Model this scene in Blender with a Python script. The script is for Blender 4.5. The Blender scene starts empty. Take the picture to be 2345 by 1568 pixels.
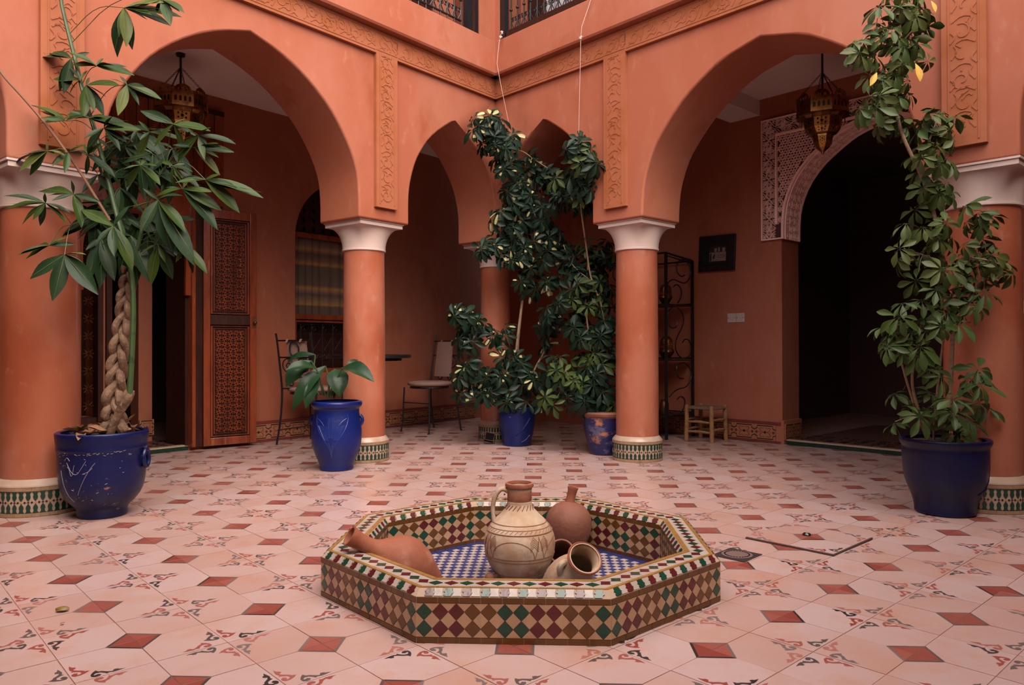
import bpy, bmesh, math, random
from mathutils import Vector, Matrix
from mathutils.geometry import tessellate_polygon
PI = math.pi
SC = bpy.context.scene
COL = SC.collection
random.seed(7)
R = math.radians

# ------------------------------------------------------------------ camera, sky, exposure
CAMH = 0.8697; FPX = 1721.88; TH = 0.7388; PITCH = 0.0066; ROLL = -0.0024
cd = bpy.data.cameras.new('camera'); cam = bpy.data.objects.new('camera', cd); COL.objects.link(cam)
cd.sensor_fit = 'HORIZONTAL'; cd.sensor_width = 36; cd.lens = FPX * 36 / 2345
cd.shift_y = -1.44 / 2345; cd.clip_start = 0.02
fwd = Vector((math.sin(TH) * math.cos(PITCH), math.cos(TH) * math.cos(PITCH), math.sin(PITCH)))
rgt = Vector((math.cos(TH), -math.sin(TH), 0)); upv = rgt.cross(fwd)
cr, sr = math.cos(-ROLL), math.sin(-ROLL)
rg2 = rgt * cr - upv * sr; up2 = rgt * sr + upv * cr
mw = Matrix((rg2, up2, -fwd)).transposed().to_4x4(); mw.translation = (0, 0, CAMH)
cam.matrix_world = mw; SC.camera = cam

def ray(px, py):
    """direction of a point of the photograph, scaled to unit depth"""
    x = (px - 1172.5) / FPX; y = -(py - 782.56) / FPX
    return fwd + rgt * (cr * x + sr * y) + upv * (-sr * x + cr * y)
def at(px, py, D): return Vector((0, 0, CAMH)) + ray(px, py) * D

W = bpy.data.worlds.new('sky'); SC.world = W; W.use_nodes = True
bg = W.node_tree.nodes['Background']; bg.inputs[0].default_value = (1.0, 0.94, 0.93, 1); bg.inputs[1].default_value = 3.9
sd = bpy.data.lights.new('sun', 'SUN'); sun = bpy.data.objects.new('sun', sd); COL.objects.link(sun)
sd.energy = 6.8; sd.angle = R(60); sd.color = (1, 0.88, 0.75)
sun.rotation_euler = Vector((-0.25, -1.0, 1.25)).to_track_quat('Z', 'Y').to_euler()
SC.view_settings.view_transform = 'Standard'; SC.view_settings.look = 'None'
SC.view_settings.gamma = 1; SC.view_settings.use_curve_mapping = False
SC.view_settings.exposure = -0.06

# ------------------------------------------------------------------ helpers
UP = Matrix(((1, 0, 0, 0), (0, 0, -1, 0), (0, 1, 0, 0), (0, 0, 0, 1)))   # (s, t, height) -> (x, -height, z)
T = Matrix.Translation
def Rz(a): return Matrix.Rotation(a, 4, 'Z')
def Rx(a): return Matrix.Rotation(a, 4, 'X')
def Ry(a): return Matrix.Rotation(a, 4, 'Y')

class MB:
    def __init__(s, M=None): s.v = []; s.f = []; s.m = []; s.M = M; s.cur = 0
    def add(s, vs, fs, M=None):
        o = len(s.v)
        if M is not None: vs = [M @ Vector(p) for p in vs]
        if s.M is not None: vs = [s.M @ Vector(p) for p in vs]
        s.v += [tuple(p) for p in vs]
        for f in fs: s.f.append([i + o for i in f]); s.m.append(s.cur)
        return s
    def box(s, x0, x1, y0, y1, z0, z1, M=None):
        vs = [(x, y, z) for z in (z0, z1) for y in (y0, y1) for x in (x0, x1)]
        return s.add(vs, [(0, 2, 3, 1), (4, 5, 7, 6), (0, 1, 5, 4), (2, 6, 7, 3), (0, 4, 6, 2), (1, 3, 7, 5)], M)
    def prism(s, pts, h0, h1, M=None, bot=True):
        n = len(pts)
        vs = [(x, y, h1) for x, y in pts] + [(x, y, h0) for x, y in pts]
        fs = [list(range(n))] + [(i, n + i, n + (i + 1) % n, (i + 1) % n) for i in range(n)]
        if bot: fs.append(list(range(2 * n - 1, n - 1, -1)))
        return s.add(vs, fs, M)
    def flat(s, pts, h, M=None):
        return s.add([(x, y, h) for x, y in pts], [list(range(len(pts)))], M)
    def holes(s, outer, holes, h0, h1, M=None):
        loops = [outer] + holes
        tri = tessellate_polygon([[Vector((x, y, 0)) for x, y in l] for l in loops])
        allp = [p for l in loops for p in l]; n = len(allp)
        vs = [(x, y, h1) for x, y in allp] + [(x, y, h0) for x, y in allp]
        fs = []
        for t in tri:
            a, b, c = (allp[i] for i in t)
            cr_ = (b[0] - a[0]) * (c[1] - a[1]) - (b[1] - a[1]) * (c[0] - a[0])
            if abs(cr_) < 1e-12: continue
            t = t if cr_ > 0 else t[::-1]
            fs += [list(t), [n + i for i in t[::-1]]]
        o = 0
        for k, l in enumerate(loops):
            m = len(l); ar = sum(l[i][0] * l[(i + 1) % m][1] - l[(i + 1) % m][0] * l[i][1] for i in range(m))
            ccw = (ar > 0) == (k == 0)
            for i in range(m):
                a, b = o + i, o + (i + 1) % m
                fs.append([a, n + a, n + b, b] if ccw else [b, n + b, n + a, a])
            o += m
        return s.add(vs, fs, M)
    def tube(s, path, r, n=8, M=None, cap=True, flatten=1.0):
        P = [Vector(p) for p in path]; m = len(P)
        rr = r if isinstance(r, (list, tuple)) else [r] * m
        vs = []; prev = None
        for i in range(m):
            d = (P[min(i + 1, m - 1)] - P[max(i - 1, 0)]).normalized()
            if prev is None:
                a = Vector((0, 0, 1)) if abs(d.z) < 0.9 else Vector((1, 0, 0))
                u = d.cross(a).normalized()
            else:
                u = (prev - d * prev.dot(d))
                u = u.normalized() if u.length > 1e-6 else d.orthogonal().normalized()
            prev = u; w = d.cross(u)
            for k in range(n):
                a = 2 * PI * k / n
                vs.append(P[i] + u * (math.cos(a) * rr[i]) + w * (math.sin(a) * rr[i] * flatten))
        fs = [(i * n + k, i * n + (k + 1) % n, (i + 1) * n + (k + 1) % n, (i + 1) * n + k) for i in range(m - 1) for k in range(n)]
        if cap: fs += [list(range(n - 1, -1, -1)), list(range((m - 1) * n, m * n))]
        return s.add(vs, fs, M)
    def lathe(s, prof, n=32, M=None, cap=True):
        vs = []; fs = []; m = len(prof)
        for r_, z in prof:
            for k in range(n):
                a = 2 * PI * k / n; vs.append((r_ * math.cos(a), r_ * math.sin(a), z))
        for i in range(m - 1):
            for k in range(n):
                fs.append((i * n + k, i * n + (k + 1) % n, (i + 1) * n + (k + 1) % n, (i + 1) * n + k))
        if cap and prof[0][0] > 1e-4: fs.append(list(range(n - 1, -1, -1)))
        if cap and prof[-1][0] > 1e-4: fs.append(list(range((m - 1) * n, m * n)))
        return s.add(vs, fs, M)
    def ribbon(s, path, w, h0, h1, M=None, closed=False):
        n = len(path); L_ = []; R_ = []
        for i in range(n):
            if closed: a, b = path[i - 1], path[(i + 1) % n]
            else: a, b = path[max(i - 1, 0)], path[min(i + 1, n - 1)]
            dx, dy = b[0] - a[0], b[1] - a[1]; l = math.hypot(dx, dy) or 1
            ww = (w[i] if isinstance(w, (list, tuple)) else w) / 2
            nx, ny = -dy / l * ww, dx / l * ww
            L_.append((path[i][0] + nx, path[i][1] + ny)); R_.append((path[i][0] - nx, path[i][1] - ny))
        vs = []
        for i in range(n):
            vs += [(*L_[i], h0), (*L_[i], h1), (*R_[i], h1), (*R_[i], h0)]
        fs = []
        for i in range(n if closed else n - 1):
            a, b = 4 * i, 4 * ((i + 1) % n)
            for k in range(3): fs.append((a + k, b + k, b + k + 1, a + k + 1))
        if not closed: fs += [(0, 1, 2, 3), (4 * n - 1, 4 * n - 2, 4 * n - 3, 4 * n - 4)]
        return s.add(vs, fs, M)
    def sphere(s, c, r, n=10, m=6, M=None, sc=(1, 1, 1)):
        prof = [(r * math.sin(PI * i / m) + 1e-5, -r * math.cos(PI * i / m)) for i in range(m + 1)]
        vs = []; fs = []
        for rr, z in prof:
            for k in range(n):
                a = 2 * PI * k / n; vs.append((c[0] + rr * math.cos(a) * sc[0], c[1] + rr * math.sin(a) * sc[1], c[2] + z * sc[2]))
        for i in range(m):
            for k in range(n): fs.append((i * n + k, i * n + (k + 1) % n, (i + 1) * n + (k + 1) % n, (i + 1) * n + k))
        return s.add(vs, fs, M)
    def mesh(s, name, mats, smooth=False, sharp=35):
        me = bpy.data.meshes.new(name); me.from_pydata(s.v, [], s.f)
        for m in (mats if isinstance(mats, (list, tuple)) else [mats]): me.materials.append(m)
        me.polygons.foreach_set('material_index', s.m)
        me.validate(); me.update()
        if smooth:
            me.polygons.foreach_set('use_smooth', [True] * len(me.polygons))
            me.set_sharp_from_angle(angle=R(sharp))
        return me
    def build(s, name, mats, parent=None, smooth=False, sharp=35, M=None):
        return inst(name, s.mesh(name, mats, smooth, sharp), parent, M)

def inst(name, me, parent=None, M=None):
    o = bpy.data.objects.new(name, me); COL.objects.link(o)
    if parent is not None: o.parent = parent
    if M is not None: o.matrix_basis = M
    return o
def tag(o, label=None, cat=None, group=None, kind=None):
    if label: o['label'] = label
    if cat: o['category'] = cat
    if group: o['group'] = group
    if kind: o['kind'] = kind
    return o
def thing(name, label, cat, M, group=None):
    o = bpy.data.objects.new(name, None); COL.objects.link(o); o.empty_display_size = 0.1
    o.matrix_basis = M; return tag(o, label, cat, group)
def struct(o): o['kind'] = 'structure'; return o
def stuff(o): o['kind'] = 'stuff'; return o
def bevel(o, w, seg=2, ang=40):
    m = o.modifiers.new('bevel', 'BEVEL'); m.width = w; m.segments = seg; m.limit_method = 'ANGLE'; m.angle_limit = R(ang); return o

def smoothline(pts, it=2, closed=False):
    for _ in range(it):
        q = []
        n = len(pts)
        for i in range(n if closed else n - 1):
            a, b = pts[i], pts[(i + 1) % n]
            q.append(tuple(a[k] * .75 + b[k] * .25 for k in range(len(a)))); q.append(tuple(a[k] * .25 + b[k] * .75 for k in range(len(a))))
        pts = q if closed else [pts[0]] + q + [pts[-1]]
    return pts
def spiral(cx, cy, r0, r1, a0, a1, n=16):
    return [(cx + (r0 + (r1 - r0) * i / n) * math.cos(a0 + (a1 - a0) * i / n), cy + (r0 + (r1 - r0) * i / n) * math.sin(a0 + (a1 - a0) * i / n)) for i in range(n + 1)]

# ------------------------------------------------------------------ materials
def lin(c):
    return tuple(((v / 255) / 12.92 if v <= 10 else ((v / 255 + 0.055) / 1.055) ** 2.4) for v in c)
KA = 0.62   # overall reflectance of the matt surfaces, under a correspondingly brighter sky
def mat(name, base, rough=0.6, tones=(), scale=4.0, bump=0.0, bscale=30.0, metal=0.0, coat=0.0, thr=None, spec=0.5, stretch=(1, 1, 1), detail=5, coord='pos'):
    """base and tones are linear colours; tones = [(colour, low, high, scale)] laid over the base with noise masks"""
    if not metal: base = tuple(v * KA for v in base); tones = [(tuple(v * KA for v in c), lo, hi, s_) for c, lo, hi, s_ in tones]
    m = bpy.data.materials.new(name); m.use_nodes = True; nt = m.node_tree; N = nt.nodes; Lk = nt.links
    b = N['Principled BSDF']; b.inputs['Roughness'].default_value = rough; b.inputs['Metallic'].default_value = metal
    b.inputs['Specular IOR Level'].default_value = spec
    if coat: b.inputs['Coat Weight'].default_value = coat; b.inputs['Coat Roughness'].default_value = 0.12
    if coord == 'pos': src = N.new('ShaderNodeNewGeometry').outputs['Position']
    else: src = N.new('ShaderNodeTexCoord').outputs['Object']
    mp = N.new('ShaderNodeMapping'); mp.inputs['Scale'].default_value = stretch; Lk.new(src, mp.inputs[0]); vec = mp.outputs[0]
    cur = None
    for (c, lo, hi, sc_) in tones:
        nz = N.new('ShaderNodeTexNoise'); nz.inputs['Scale'].default_value = sc_; nz.inputs['Detail'].default_value = detail; nz.inputs['Roughness'].default_value = 0.6
        Lk.new(vec, nz.inputs['Vector'])
        mr = N.new('ShaderNodeMapRange'); mr.inputs['From Min'].default_value = lo; mr.inputs['From Max'].default_value = hi
        Lk.new(nz.outputs['Fac'], mr.inputs['Value'])
        mx = N.new('ShaderNodeMix'); mx.data_type = 'RGBA'; Lk.new(mr.outputs[0], mx.inputs['Factor'])
        if cur is None: mx.inputs['A'].default_value = (*base, 1)
        else: Lk.new(cur, mx.inputs['A'])
        mx.inputs['B'].default_value = (*c, 1); cur = mx.outputs['Result']
    if cur is None: b.inputs['Base Color'].default_value = (*base, 1)
    else: Lk.new(cur, b.inputs['Base Color'])
    if bump:
        nz = N.new('ShaderNodeTexNoise'); nz.inputs['Scale'].default_value = bscale; nz.inputs['Detail'].default_value = 4; Lk.new(vec, nz.inputs['Vector'])
        bp = N.new('ShaderNodeBump'); bp.inputs['Strength'].default_value = bump; bp.inputs['Distance'].default_value = 0.01
        Lk.new(nz.outputs['Fac'], bp.inputs['Height']); Lk.new(bp.outputs[0], b.inputs['Normal'])
    return m
def tilemat(name, c0, c1, rough=0.3, cell=0.2, var=None, stain=None, flatz=False, off=(0.6765, 2.4108), bump=0.05):
    """a glazed / cement tile colour that varies from piece to piece and within a piece"""
    c0 = tuple(v * KA for v in c0); c1 = tuple(v * KA for v in c1)
    if stain: stain = (tuple(v * KA for v in stain[0]),) + tuple(stain[1:])
    m = bpy.data.materials.new(name); m.use_nodes = True; nt = m.node_tree; N = nt.nodes; Lk = nt.links
    b = N['Principled BSDF']; b.inputs['Roughness'].default_value = rough
    g = N.new('ShaderNodeNewGeometry'); mp = N.new('ShaderNodeMapping'); mp.inputs['Location'].default_value = (-off[0] / cell, -off[1] / cell, 0); mp.inputs['Scale'].default_value = (1 / cell, 1 / cell, 0 if flatz else 1 / cell)
    Lk.new(g.outputs['Position'], mp.inputs[0]); fl = N.new('ShaderNodeVectorMath'); fl.operation = 'FLOOR'; Lk.new(mp.outputs[0], fl.inputs[0])
    wn = N.new('ShaderNodeTexWhiteNoise'); Lk.new(fl.outputs[0], wn.inputs['Vector'])
    nz = N.new('ShaderNodeTexNoise'); nz.inputs['Scale'].default_value = 3.0; nz.inputs['Detail'].default_value = 6; Lk.new(g.outputs['Position'], nz.inputs['Vector'])
    ad = N.new('ShaderNodeMath'); ad.operation = 'MULTIPLY_ADD'; Lk.new(wn.outputs['Value'], ad.inputs[0]); ad.inputs[1].default_value = 0.6; Lk.new(nz.outputs['Fac'], ad.inputs[2])
    mr = N.new('ShaderNodeMapRange'); mr.inputs['From Min'].default_value = 0.45; mr.inputs['From Max'].default_value = 1.15; Lk.new(ad.outputs[0], mr.inputs['Value'])
    mx = N.new('ShaderNodeMix'); mx.data_type = 'RGBA'; mx.inputs['A'].default_value = (*c0, 1); mx.inputs['B'].default_value = (*c1, 1); Lk.new(mr.outputs[0], mx.inputs['Factor']); cur = mx.outputs['Result']
    if stain:
        n2 = N.new('ShaderNodeTexNoise'); n2.inputs['Scale'].default_value = stain[1]; n2.inputs['Detail'].default_value = 8; n2.inputs['Roughness'].default_value = .65; Lk.new(g.outputs['Position'], n2.inputs['Vector'])
        m2 = N.new('ShaderNodeMapRange'); m2.inputs['From Min'].default_value = stain[2]; m2.inputs['From Max'].default_value = stain[3]; m2.inputs['To Max'].default_value = .85; Lk.new(n2.outputs['Fac'], m2.inputs['Value'])
        mx2 = N.new('ShaderNodeMix'); mx2.data_type = 'RGBA'; Lk.new(cur, mx2.inputs['A']); mx2.inputs['B'].default_value = (*stain[0], 1); Lk.new(m2.outputs[0], mx2.inputs['Factor']); cur = mx2.outputs['Result']
    Lk.new(cur, b.inputs['Base Color'])
    if bump:
        n3 = N.new('ShaderNodeTexNoise'); n3.inputs['Scale'].default_value = 40; Lk.new(g.outputs['Position'], n3.inputs['Vector'])
        bp = N.new('ShaderNodeBump'); bp.inputs['Strength'].default_value = bump; bp.inputs['Distance'].default_value = .01; Lk.new(n3.outputs['Fac'], bp.inputs['Height']); Lk.new(bp.outputs[0], b.inputs['Normal'])
    return m

M = {}
TER = (0.50, 0.152, 0.084)
M['plaster'] = mat('terracotta_plaster', TER, 0.62, spec=.15, tones= [((0.56, 0.205, 0.13), 0.42, 0.62, 1.3), ((0.43, 0.115, 0.055), 0.52, 0.72, 2.6), ((0.59, 0.24, 0.16), 0.60, 0.82, 11.0)], bump=0.10, bscale=7, stretch=(1, 1, .55))
M['carved'] = mat('carved_plaster', (0.50, 0.162, 0.080), 0.7, spec=.15, tones= [((0.42, 0.125, 0.04), 0.45, 0.7, 4)], bump=0.12, bscale=22)
M['column'] = mat('polished_tadelakt', (0.50, 0.140, 0.072), 0.3, [((0.56, 0.19, 0.115), 0.45, 0.62, 3.2), ((0.40, 0.09, 0.04), 0.50, 0.70, 2.2), ((0.62, 0.26, 0.17), 0.60, 0.80, 14)], bump=0.12, bscale=9, coat=.5, stretch=(1, 1, .6))
M['capital'] = mat('pale_plaster', (0.78, 0.58, 0.52), 0.5, [((0.70, 0.48, 0.40), 0.5, 0.75, 4)], bump=0.04)
M['ceiling'] = mat('ceiling_plaster', (1.05, 0.80, 0.74), 0.75, [((0.95, 0.7, 0.62), 0.5, 0.7, 2)])
M['lace'] = mat('carved_white_plaster', (1.48, 1.0, 0.90), 0.8, [((1.35, 0.86, 0.75), 0.45, 0.7, 8)], bump=.1, bscale=60)
M['lace_shade'] = mat('painted_shade_plaster', (0.10, 0.045, 0.038), 0.9)  # same plaster coloured near black: shade of the pierced gaps painted in
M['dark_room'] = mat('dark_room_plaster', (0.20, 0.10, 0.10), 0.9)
M['tile'] = tilemat('cement_tile', (0.66, 0.46, 0.435), (0.60, 0.36, 0.31), 0.27, stain=((0.62, 0.29, 0.17), 4.5, .50, .82), flatz=True)
M['tile_red'] = tilemat('red_cement', (0.30, 0.060, 0.042), (0.42, 0.12, 0.09), 0.32, flatz=True)
M['tile_grey'] = tilemat('grey_cement', (0.03, 0.026, 0.026), (0.24, 0.18, 0.17), 0.35, flatz=True)
M['motif_red'] = tilemat('red_motif', (0.34, 0.06, 0.045), (0.50, 0.20, 0.16), 0.32, flatz=True)
M['grout'] = mat('grout', (0.55, 0.28, 0.21), 0.9)
M['mortar'] = mat('pale_mortar', (0.55, 0.38, 0.27), 0.85)
def glaze(name, c, r=.24, j=.75): 
    return tilemat(name, c, tuple(v * j for v in c), r, cell=.047, off=(1.972, 2.116), bump=.18)
M['z_green'] = glaze('green_zellige', (0.012, 0.070, 0.042))
M['z_mar'] = glaze('maroon_zellige', (0.135, 0.017, 0.020))
M['z_brown'] = glaze('brown_zellige', (0.17, 0.062, 0.014))
M['z_ochre'] = glaze('ochre_zellige', (0.46, 0.23, 0.06))
M['z_beige'] = glaze('beige_zellige', (0.62, 0.36, 0.21), .22, .82)
M['z_white'] = glaze('white_zellige', (0.56, 0.44, 0.38), .38, .85)
M['z_blue'] = glaze('blue_zellige', (0.03, 0.05, 0.22), .2)
M['z_black'] = mat('black_zellige', (0.012, 0.01, 0.012), .2)
M['z_yellow'] = mat('yellow_zellige', (0.6, 0.35, 0.05), .2)
M['base_green'] = mat('base_green', (0.01, 0.055, 0.035), .18)
M['base_beige'] = mat('base_beige', (0.60, 0.42, 0.33), .3, [((0.5, 0.33, 0.22), .45, .7, 14)])
M['base_tan'] = glaze('base_tan', (0.50, 0.30, 0.17), .3, .75)
M['kerb_green'] = mat('kerb_green', (0.01, 0.045, 0.03), .2)
def potmat(name, base, light, lo=.66, hi=.72, sc=9, chip=(0.5, 0.2, 0.1)):
    return mat(name, base, 0.36, spec=.35, tones=[(tuple(v * .55 for v in base), .45, .7, 3), (light, lo, hi, sc), (chip, lo + .03, hi + .03, sc * .6)], bump=.25, bscale=14, coord='obj', stretch=(1, 1, 1.8))
M['pot_a'] = potmat('blue_glaze_worn', (0.004, 0.009, 0.080), (0.22, 0.20, 0.30), .64, .70, 11)
M['pot_b'] = potmat('blue_glaze_bright', (0.005, 0.018, 0.175), (0.05, 0.08, 0.28), .68, .80, 4)
M['pot_c'] = potmat('blue_glaze_deep', (0.004, 0.014, 0.13), (0.25, 0.25, 0.4), .70, .74, 12)
M['pot_d'] = potmat('blue_glaze_chipped', (0.022, 0.022, 0.11), (0.14, 0.12, 0.24), .52, .62, 10, (0.55, 0.22, 0.11))
M['pot_e'] = potmat('blue_glaze_navy', (0.003, 0.006, 0.055), (0.012, 0.016, 0.12), .66, .78, 5)
M['soil'] = mat('soil', (0.05, 0.025, 0.015), .95, [((0.12, 0.06, 0.035), .5, .6, 40)], bump=.6, bscale=60)
M['dry'] = mat('dry_leaf', (0.35, 0.16, 0.08), .7, [((0.2, 0.08, 0.04), .45, .65, 12)])
M['bark'] = mat('braided_bark', (0.30, 0.17, 0.10), .8, [((0.16, 0.08, 0.045), .45, .6, 18), ((0.42, 0.27, 0.17), .6, .7, 30)], bump=.5, bscale=60)
M['bark2'] = mat('pale_bark', (0.38, 0.24, 0.15), .75, [((0.22, 0.13, 0.08), .5, .65, 25)], bump=.35, bscale=80)
M['stem'] = mat('green_stem', (0.055, 0.10, 0.03), .45, [((0.03, 0.06, 0.02), .5, .6, 12)], bump=.1)
M['vine'] = mat('brown_vine', (0.25, 0.10, 0.05), .7)
def leafm(name, c, c2, rough=.46):
    m = mat(name, c, rough, [(c2, .42, .66, 5)], spec=.2, bump=.08, bscale=50)
    b = m.node_tree.nodes['Principled BSDF']; b.inputs['Subsurface Weight'].default_value = 0
    return m
M['leaf_pachira'] = leafm('pachira_leaf', (0.030, 0.068, 0.010), (0.052, 0.080, 0.012))
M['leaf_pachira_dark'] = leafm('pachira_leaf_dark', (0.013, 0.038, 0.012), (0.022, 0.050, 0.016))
M['leaf_pachira_pale'] = leafm('pachira_leaf_pale', (0.15, 0.17, 0.045), (0.10, 0.13, 0.035))
M['leaf_a'] = leafm('schefflera_leaf', (0.010, 0.030, 0.015), (0.006, 0.018, 0.010), .45)
M['leaf_b'] = leafm('schefflera_leaf_green', (0.062, 0.098, 0.022), (0.040, 0.066, 0.018))
M['leaf_c'] = leafm('schefflera_leaf_olive', (0.095, 0.115, 0.030), (0.055, 0.078, 0.022))
M['cream'] = leafm('cream_variegation', (0.62, 0.55, 0.27), (0.45, 0.42, 0.16))
M['yellow_leaf'] = leafm('yellow_leaf', (0.75, 0.42, 0.06), (0.6, 0.4, 0.08))
M['matt_black'] = mat('matt_black', (0.008, 0.007, 0.009), .95, spec=.1)
M['threshold'] = mat('dark_threshold', (0.16, 0.075, 0.06), .4)
M['leaf_str'] = leafm('strelitzia_leaf', (0.020, 0.055, 0.02), (0.012, 0.035, 0.016), .36)
M['wood'] = mat('carved_wood', (0.34, 0.065, 0.022), .27, [((0.16, 0.028, 0.010), .46, .66, 3), ((0.46, 0.12, 0.04), .6, .72, 6)], bump=.08, bscale=40, coat=.3, stretch=(3, 3, .6), coord='obj')
M['wood_dark'] = mat('dark_wood', (0.045, 0.012, 0.007), .5, spec=.2, tones= [((0.08, 0.022, 0.012), .5, .7, 5)], stretch=(6, 6, 1), coord='obj')
M['iron'] = mat('black_iron', (0.012, 0.011, 0.013), .4, metal=.3)
M['brass'] = mat('brass', (0.33, 0.155, 0.045), .35, [((0.12, 0.05, 0.02), .45, .65, 14)], metal=1.0)
M['brass_dark'] = mat('aged_brass', (0.16, 0.07, 0.03), .4, [((0.35, 0.16, 0.05), .55, .7, 20)], metal=.9)
M['glass_red'] = mat('red_glass', (0.12, 0.008, 0.008), .15)
M['cushion'] = mat('pinkish_linen', (0.42, 0.24, 0.20), .9, bump=.2, bscale=300)
M['cane'] = mat('peeled_wood', (0.42, 0.20, 0.08), .6, [((0.28, 0.12, 0.05), .5, .7, 14)], bump=.2)
M['rope'] = mat('woven_palm', (0.22, 0.12, 0.07), .9, bump=.8, bscale=120)
M['cord'] = mat('cotton_string', (0.72, 0.52, 0.46), .9)
M['white_plastic'] = mat('white_plastic', (0.75, 0.62, 0.55), .35)
M['curtain'] = mat('grey_curtain', (0.55, 0.50, 0.52), .9)
M['clay_pale'] = mat('pale_clay', (0.55, 0.33, 0.20), .8, [((0.66, 0.48, 0.34), .42, .58, 9), ((0.34, 0.14, 0.08), .54, .70, 6)], bump=.2, bscale=40, coord='obj')
M['clay_red'] = mat('red_clay', (0.36, 0.10, 0.045), .75, [((0.48, 0.19, 0.12), .5, .62, 7), ((0.20, 0.05, 0.03), .52, .72, 5)], bump=.2, bscale=40, coord='obj')
M['clay_dark'] = mat('brown_clay', (0.25, 0.08, 0.045), .75, [((0.36, 0.14, 0.085), .5, .65, 6), ((0.18, 0.05, 0.03), .55, .7, 9)], bump=.3, bscale=40, coord='obj')
M['clay_line'] = mat('incised_line', (0.26, 0.09, 0.05), .9)
M['drain'] = mat('drain_frame', (0.035, 0.028, 0.03), .5, metal=.3)
M['drain_disc'] = mat('drain_disc', (0.30, 0.20, 0.18), .4, metal=.6)
M['frame_black'] = mat('black_frame', (0.010, 0.008, 0.012), .4)
M['print_grey'] = mat('print_grey', (0.32, 0.22, 0.20), .6)
M['print_dark'] = mat('print_dark', (0.03, 0.02, 0.02), .6)

# ------------------------------------------------------------------ frames of the two arcades (x to the right, y into the wall, z up)
ML = T((3.0731, 5.0731, 0)) @ Rz(R(8.631))
MR = T((4.6355, 3.6523, 0)) @ Rz(R(-89.706))
MA = T((-0.72, 1.75, 0)) @ Rz(R(90))
MBk = T((2.0, -0.70, 0)) @ Rz(R(188.631))
ZP = 1.82
BIG = [(0, ZP), (.0, 1.97), (.012, 2.12), (.042, 2.22), (.09, 2.32), (.17, 2.445), (.268, 2.565), (.41, 2.684), (.543, 2.768), (.70, 2.84), (.88, 2.892)]
BIGR = [(0, ZP), (.004, 1.93), (.02, 2.08), (.08, 2.25), (.15, 2.366), (.32, 2.559), (.45, 2.659), (.66, 2.785), (.94, 2.852)]
SMALL = [(0, ZP), (.0, 2.03), (.012, 2.13), (.035, 2.22), (.078, 2.34), (.14, 2.44), (.228, 2.55), (.353, 2.655), (.525, 2.765)]
def arch(xl, xr, tab):
    hw = (xr - xl) / 2; k = hw / tab[-1][0]; t = smoothline([(e * k, z) for e, z in tab], 1)
    return [(xl + e, z) for e, z in t] + [(xr - e, z) for e, z in t[::-1][1:]]
def wall_outline(x0, x1, arches, ztop):
    """arches from right to left along the bottom edge; returned counter-clockwise"""
    pts = [(x0, ZP)]
    for (xl, xr, tab) in arches: pts += arch(xl, xr, tab)
    return pts + [(x1, ZP), (x1, ztop), (x0, ztop)]
# ------------------------------------------------------------------ setting: walls of the two arcades
def arcade(name, FM, x0, x1, arches, ztop=3.545, bands=True, strips=()):
    w = MB().holes(wall_outline(x0, x1, arches, ztop), [], -.235, .235, UP).build(name, M['plaster'], None, True, 30, FM)
    struct(w); bevel(w, .014, 3, 50)
    if bands:
        xa, xb = bands
        b = MB()
        b.box(xa, xb, -.265, -.23, 3.059, 3.26)
        for c in strips: b.box(c - .105, c + .105, -.265, -.23, 1.915, 3.06)
        b.build('frieze_band', M['carved'], w)
        e = MB()
        prof = [(-.22, 3.235), (-.325, 3.235), (-.335, 3.25), (-.335, 3.335), (-.314, 3.345), (-.314, 3.535), (-.30, 3.545), (-.22, 3.545)]
        n = len(prof)
        e.add([(x, y, z) for x in (xa, xb) for y, z in prof], [[i, i + n, (i + 1) % n + n, (i + 1) % n] for i in range(n)] + [list(range(n)), list(range(2 * n - 1, n - 1, -1))])
        e.build('parapet_ledge', M['plaster'], w)
    return w
wl = arcade('wall_left', ML, -4.0, 1.80, [(-3.52, -2.476, SMALL), (-2.006, -.241, BIG), (.253, 1.31, SMALL)], bands=(-4.0, 1.42), strips=(-2.23, 0.003))
wr = arcade('wall_right', MR, -1.80, 4.1, [(-1.32, -.249, SMALL), (.235, 2.115, BIGR), (2.587, 3.64, SMALL)], bands=(-1.52, 4.1), strips=(0.0, 2.345))
wa = arcade('wall_near_left', MA, -3.1, 3.1, [(-2.5, -1.45, SMALL), (-.95, .95, BIG), (1.45, 2.5, SMALL)], 3.2, bands=False)  # unseen side of the court, cut low to let the sun in
wb = arcade('wall_near_right', MBk, -3.1, 3.1, [(-2.5, -1.45, SMALL), (-.95, .95, BIG), (1.45, 2.5, SMALL)], 3.2, bands=False)  # also out of view; top lowered so sun reaches the far columns

# carved arabesque of the friezes: scroll straps standing proud of the band (low relief, joined)
def arabesque(length, width, seed):
    """strap paths running along +s inside a band of the given width centred on t = 0"""
    rnd = random.Random(seed); out = []; h = width / 2
    out.append([(0, h), (length, h)]); out.append([(0, -h), (length, -h)])
    s = 0.03; k = 0
    while s < length - 0.05:
        sg = 1 if k % 2 else -1
        c = (s + .04, sg * h * .12)
        out.append(spiral(c[0], c[1], .012, h * .72, rnd.uniform(0, 6), rnd.uniform(0, 6) + 5.2 * sg, 14))
        out.append(smoothline([(s + .03, -sg * h * .8), (s + .07, -sg * h * .35), (s + .11, -sg * h * .7), (s + .13, sg * h * .1), (s + .10, sg * h * .8)], 1))
        out.append(smoothline([(s - .01, sg * h * .9), (s + .02, sg * h * .5), (s + .05, sg * h * .85)], 1))
        out.append([(s + .085, rnd.uniform(-h, h) * .3), (s + .105, rnd.uniform(-h, h) * .7)])
        if rnd.random() < .6: out.append(smoothline([(s + .06, -sg * h * .1), (s + .09, sg * h * .3), (s + .075, sg * h * .6)], 1))
        s += .125; k += 1
    return out
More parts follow.
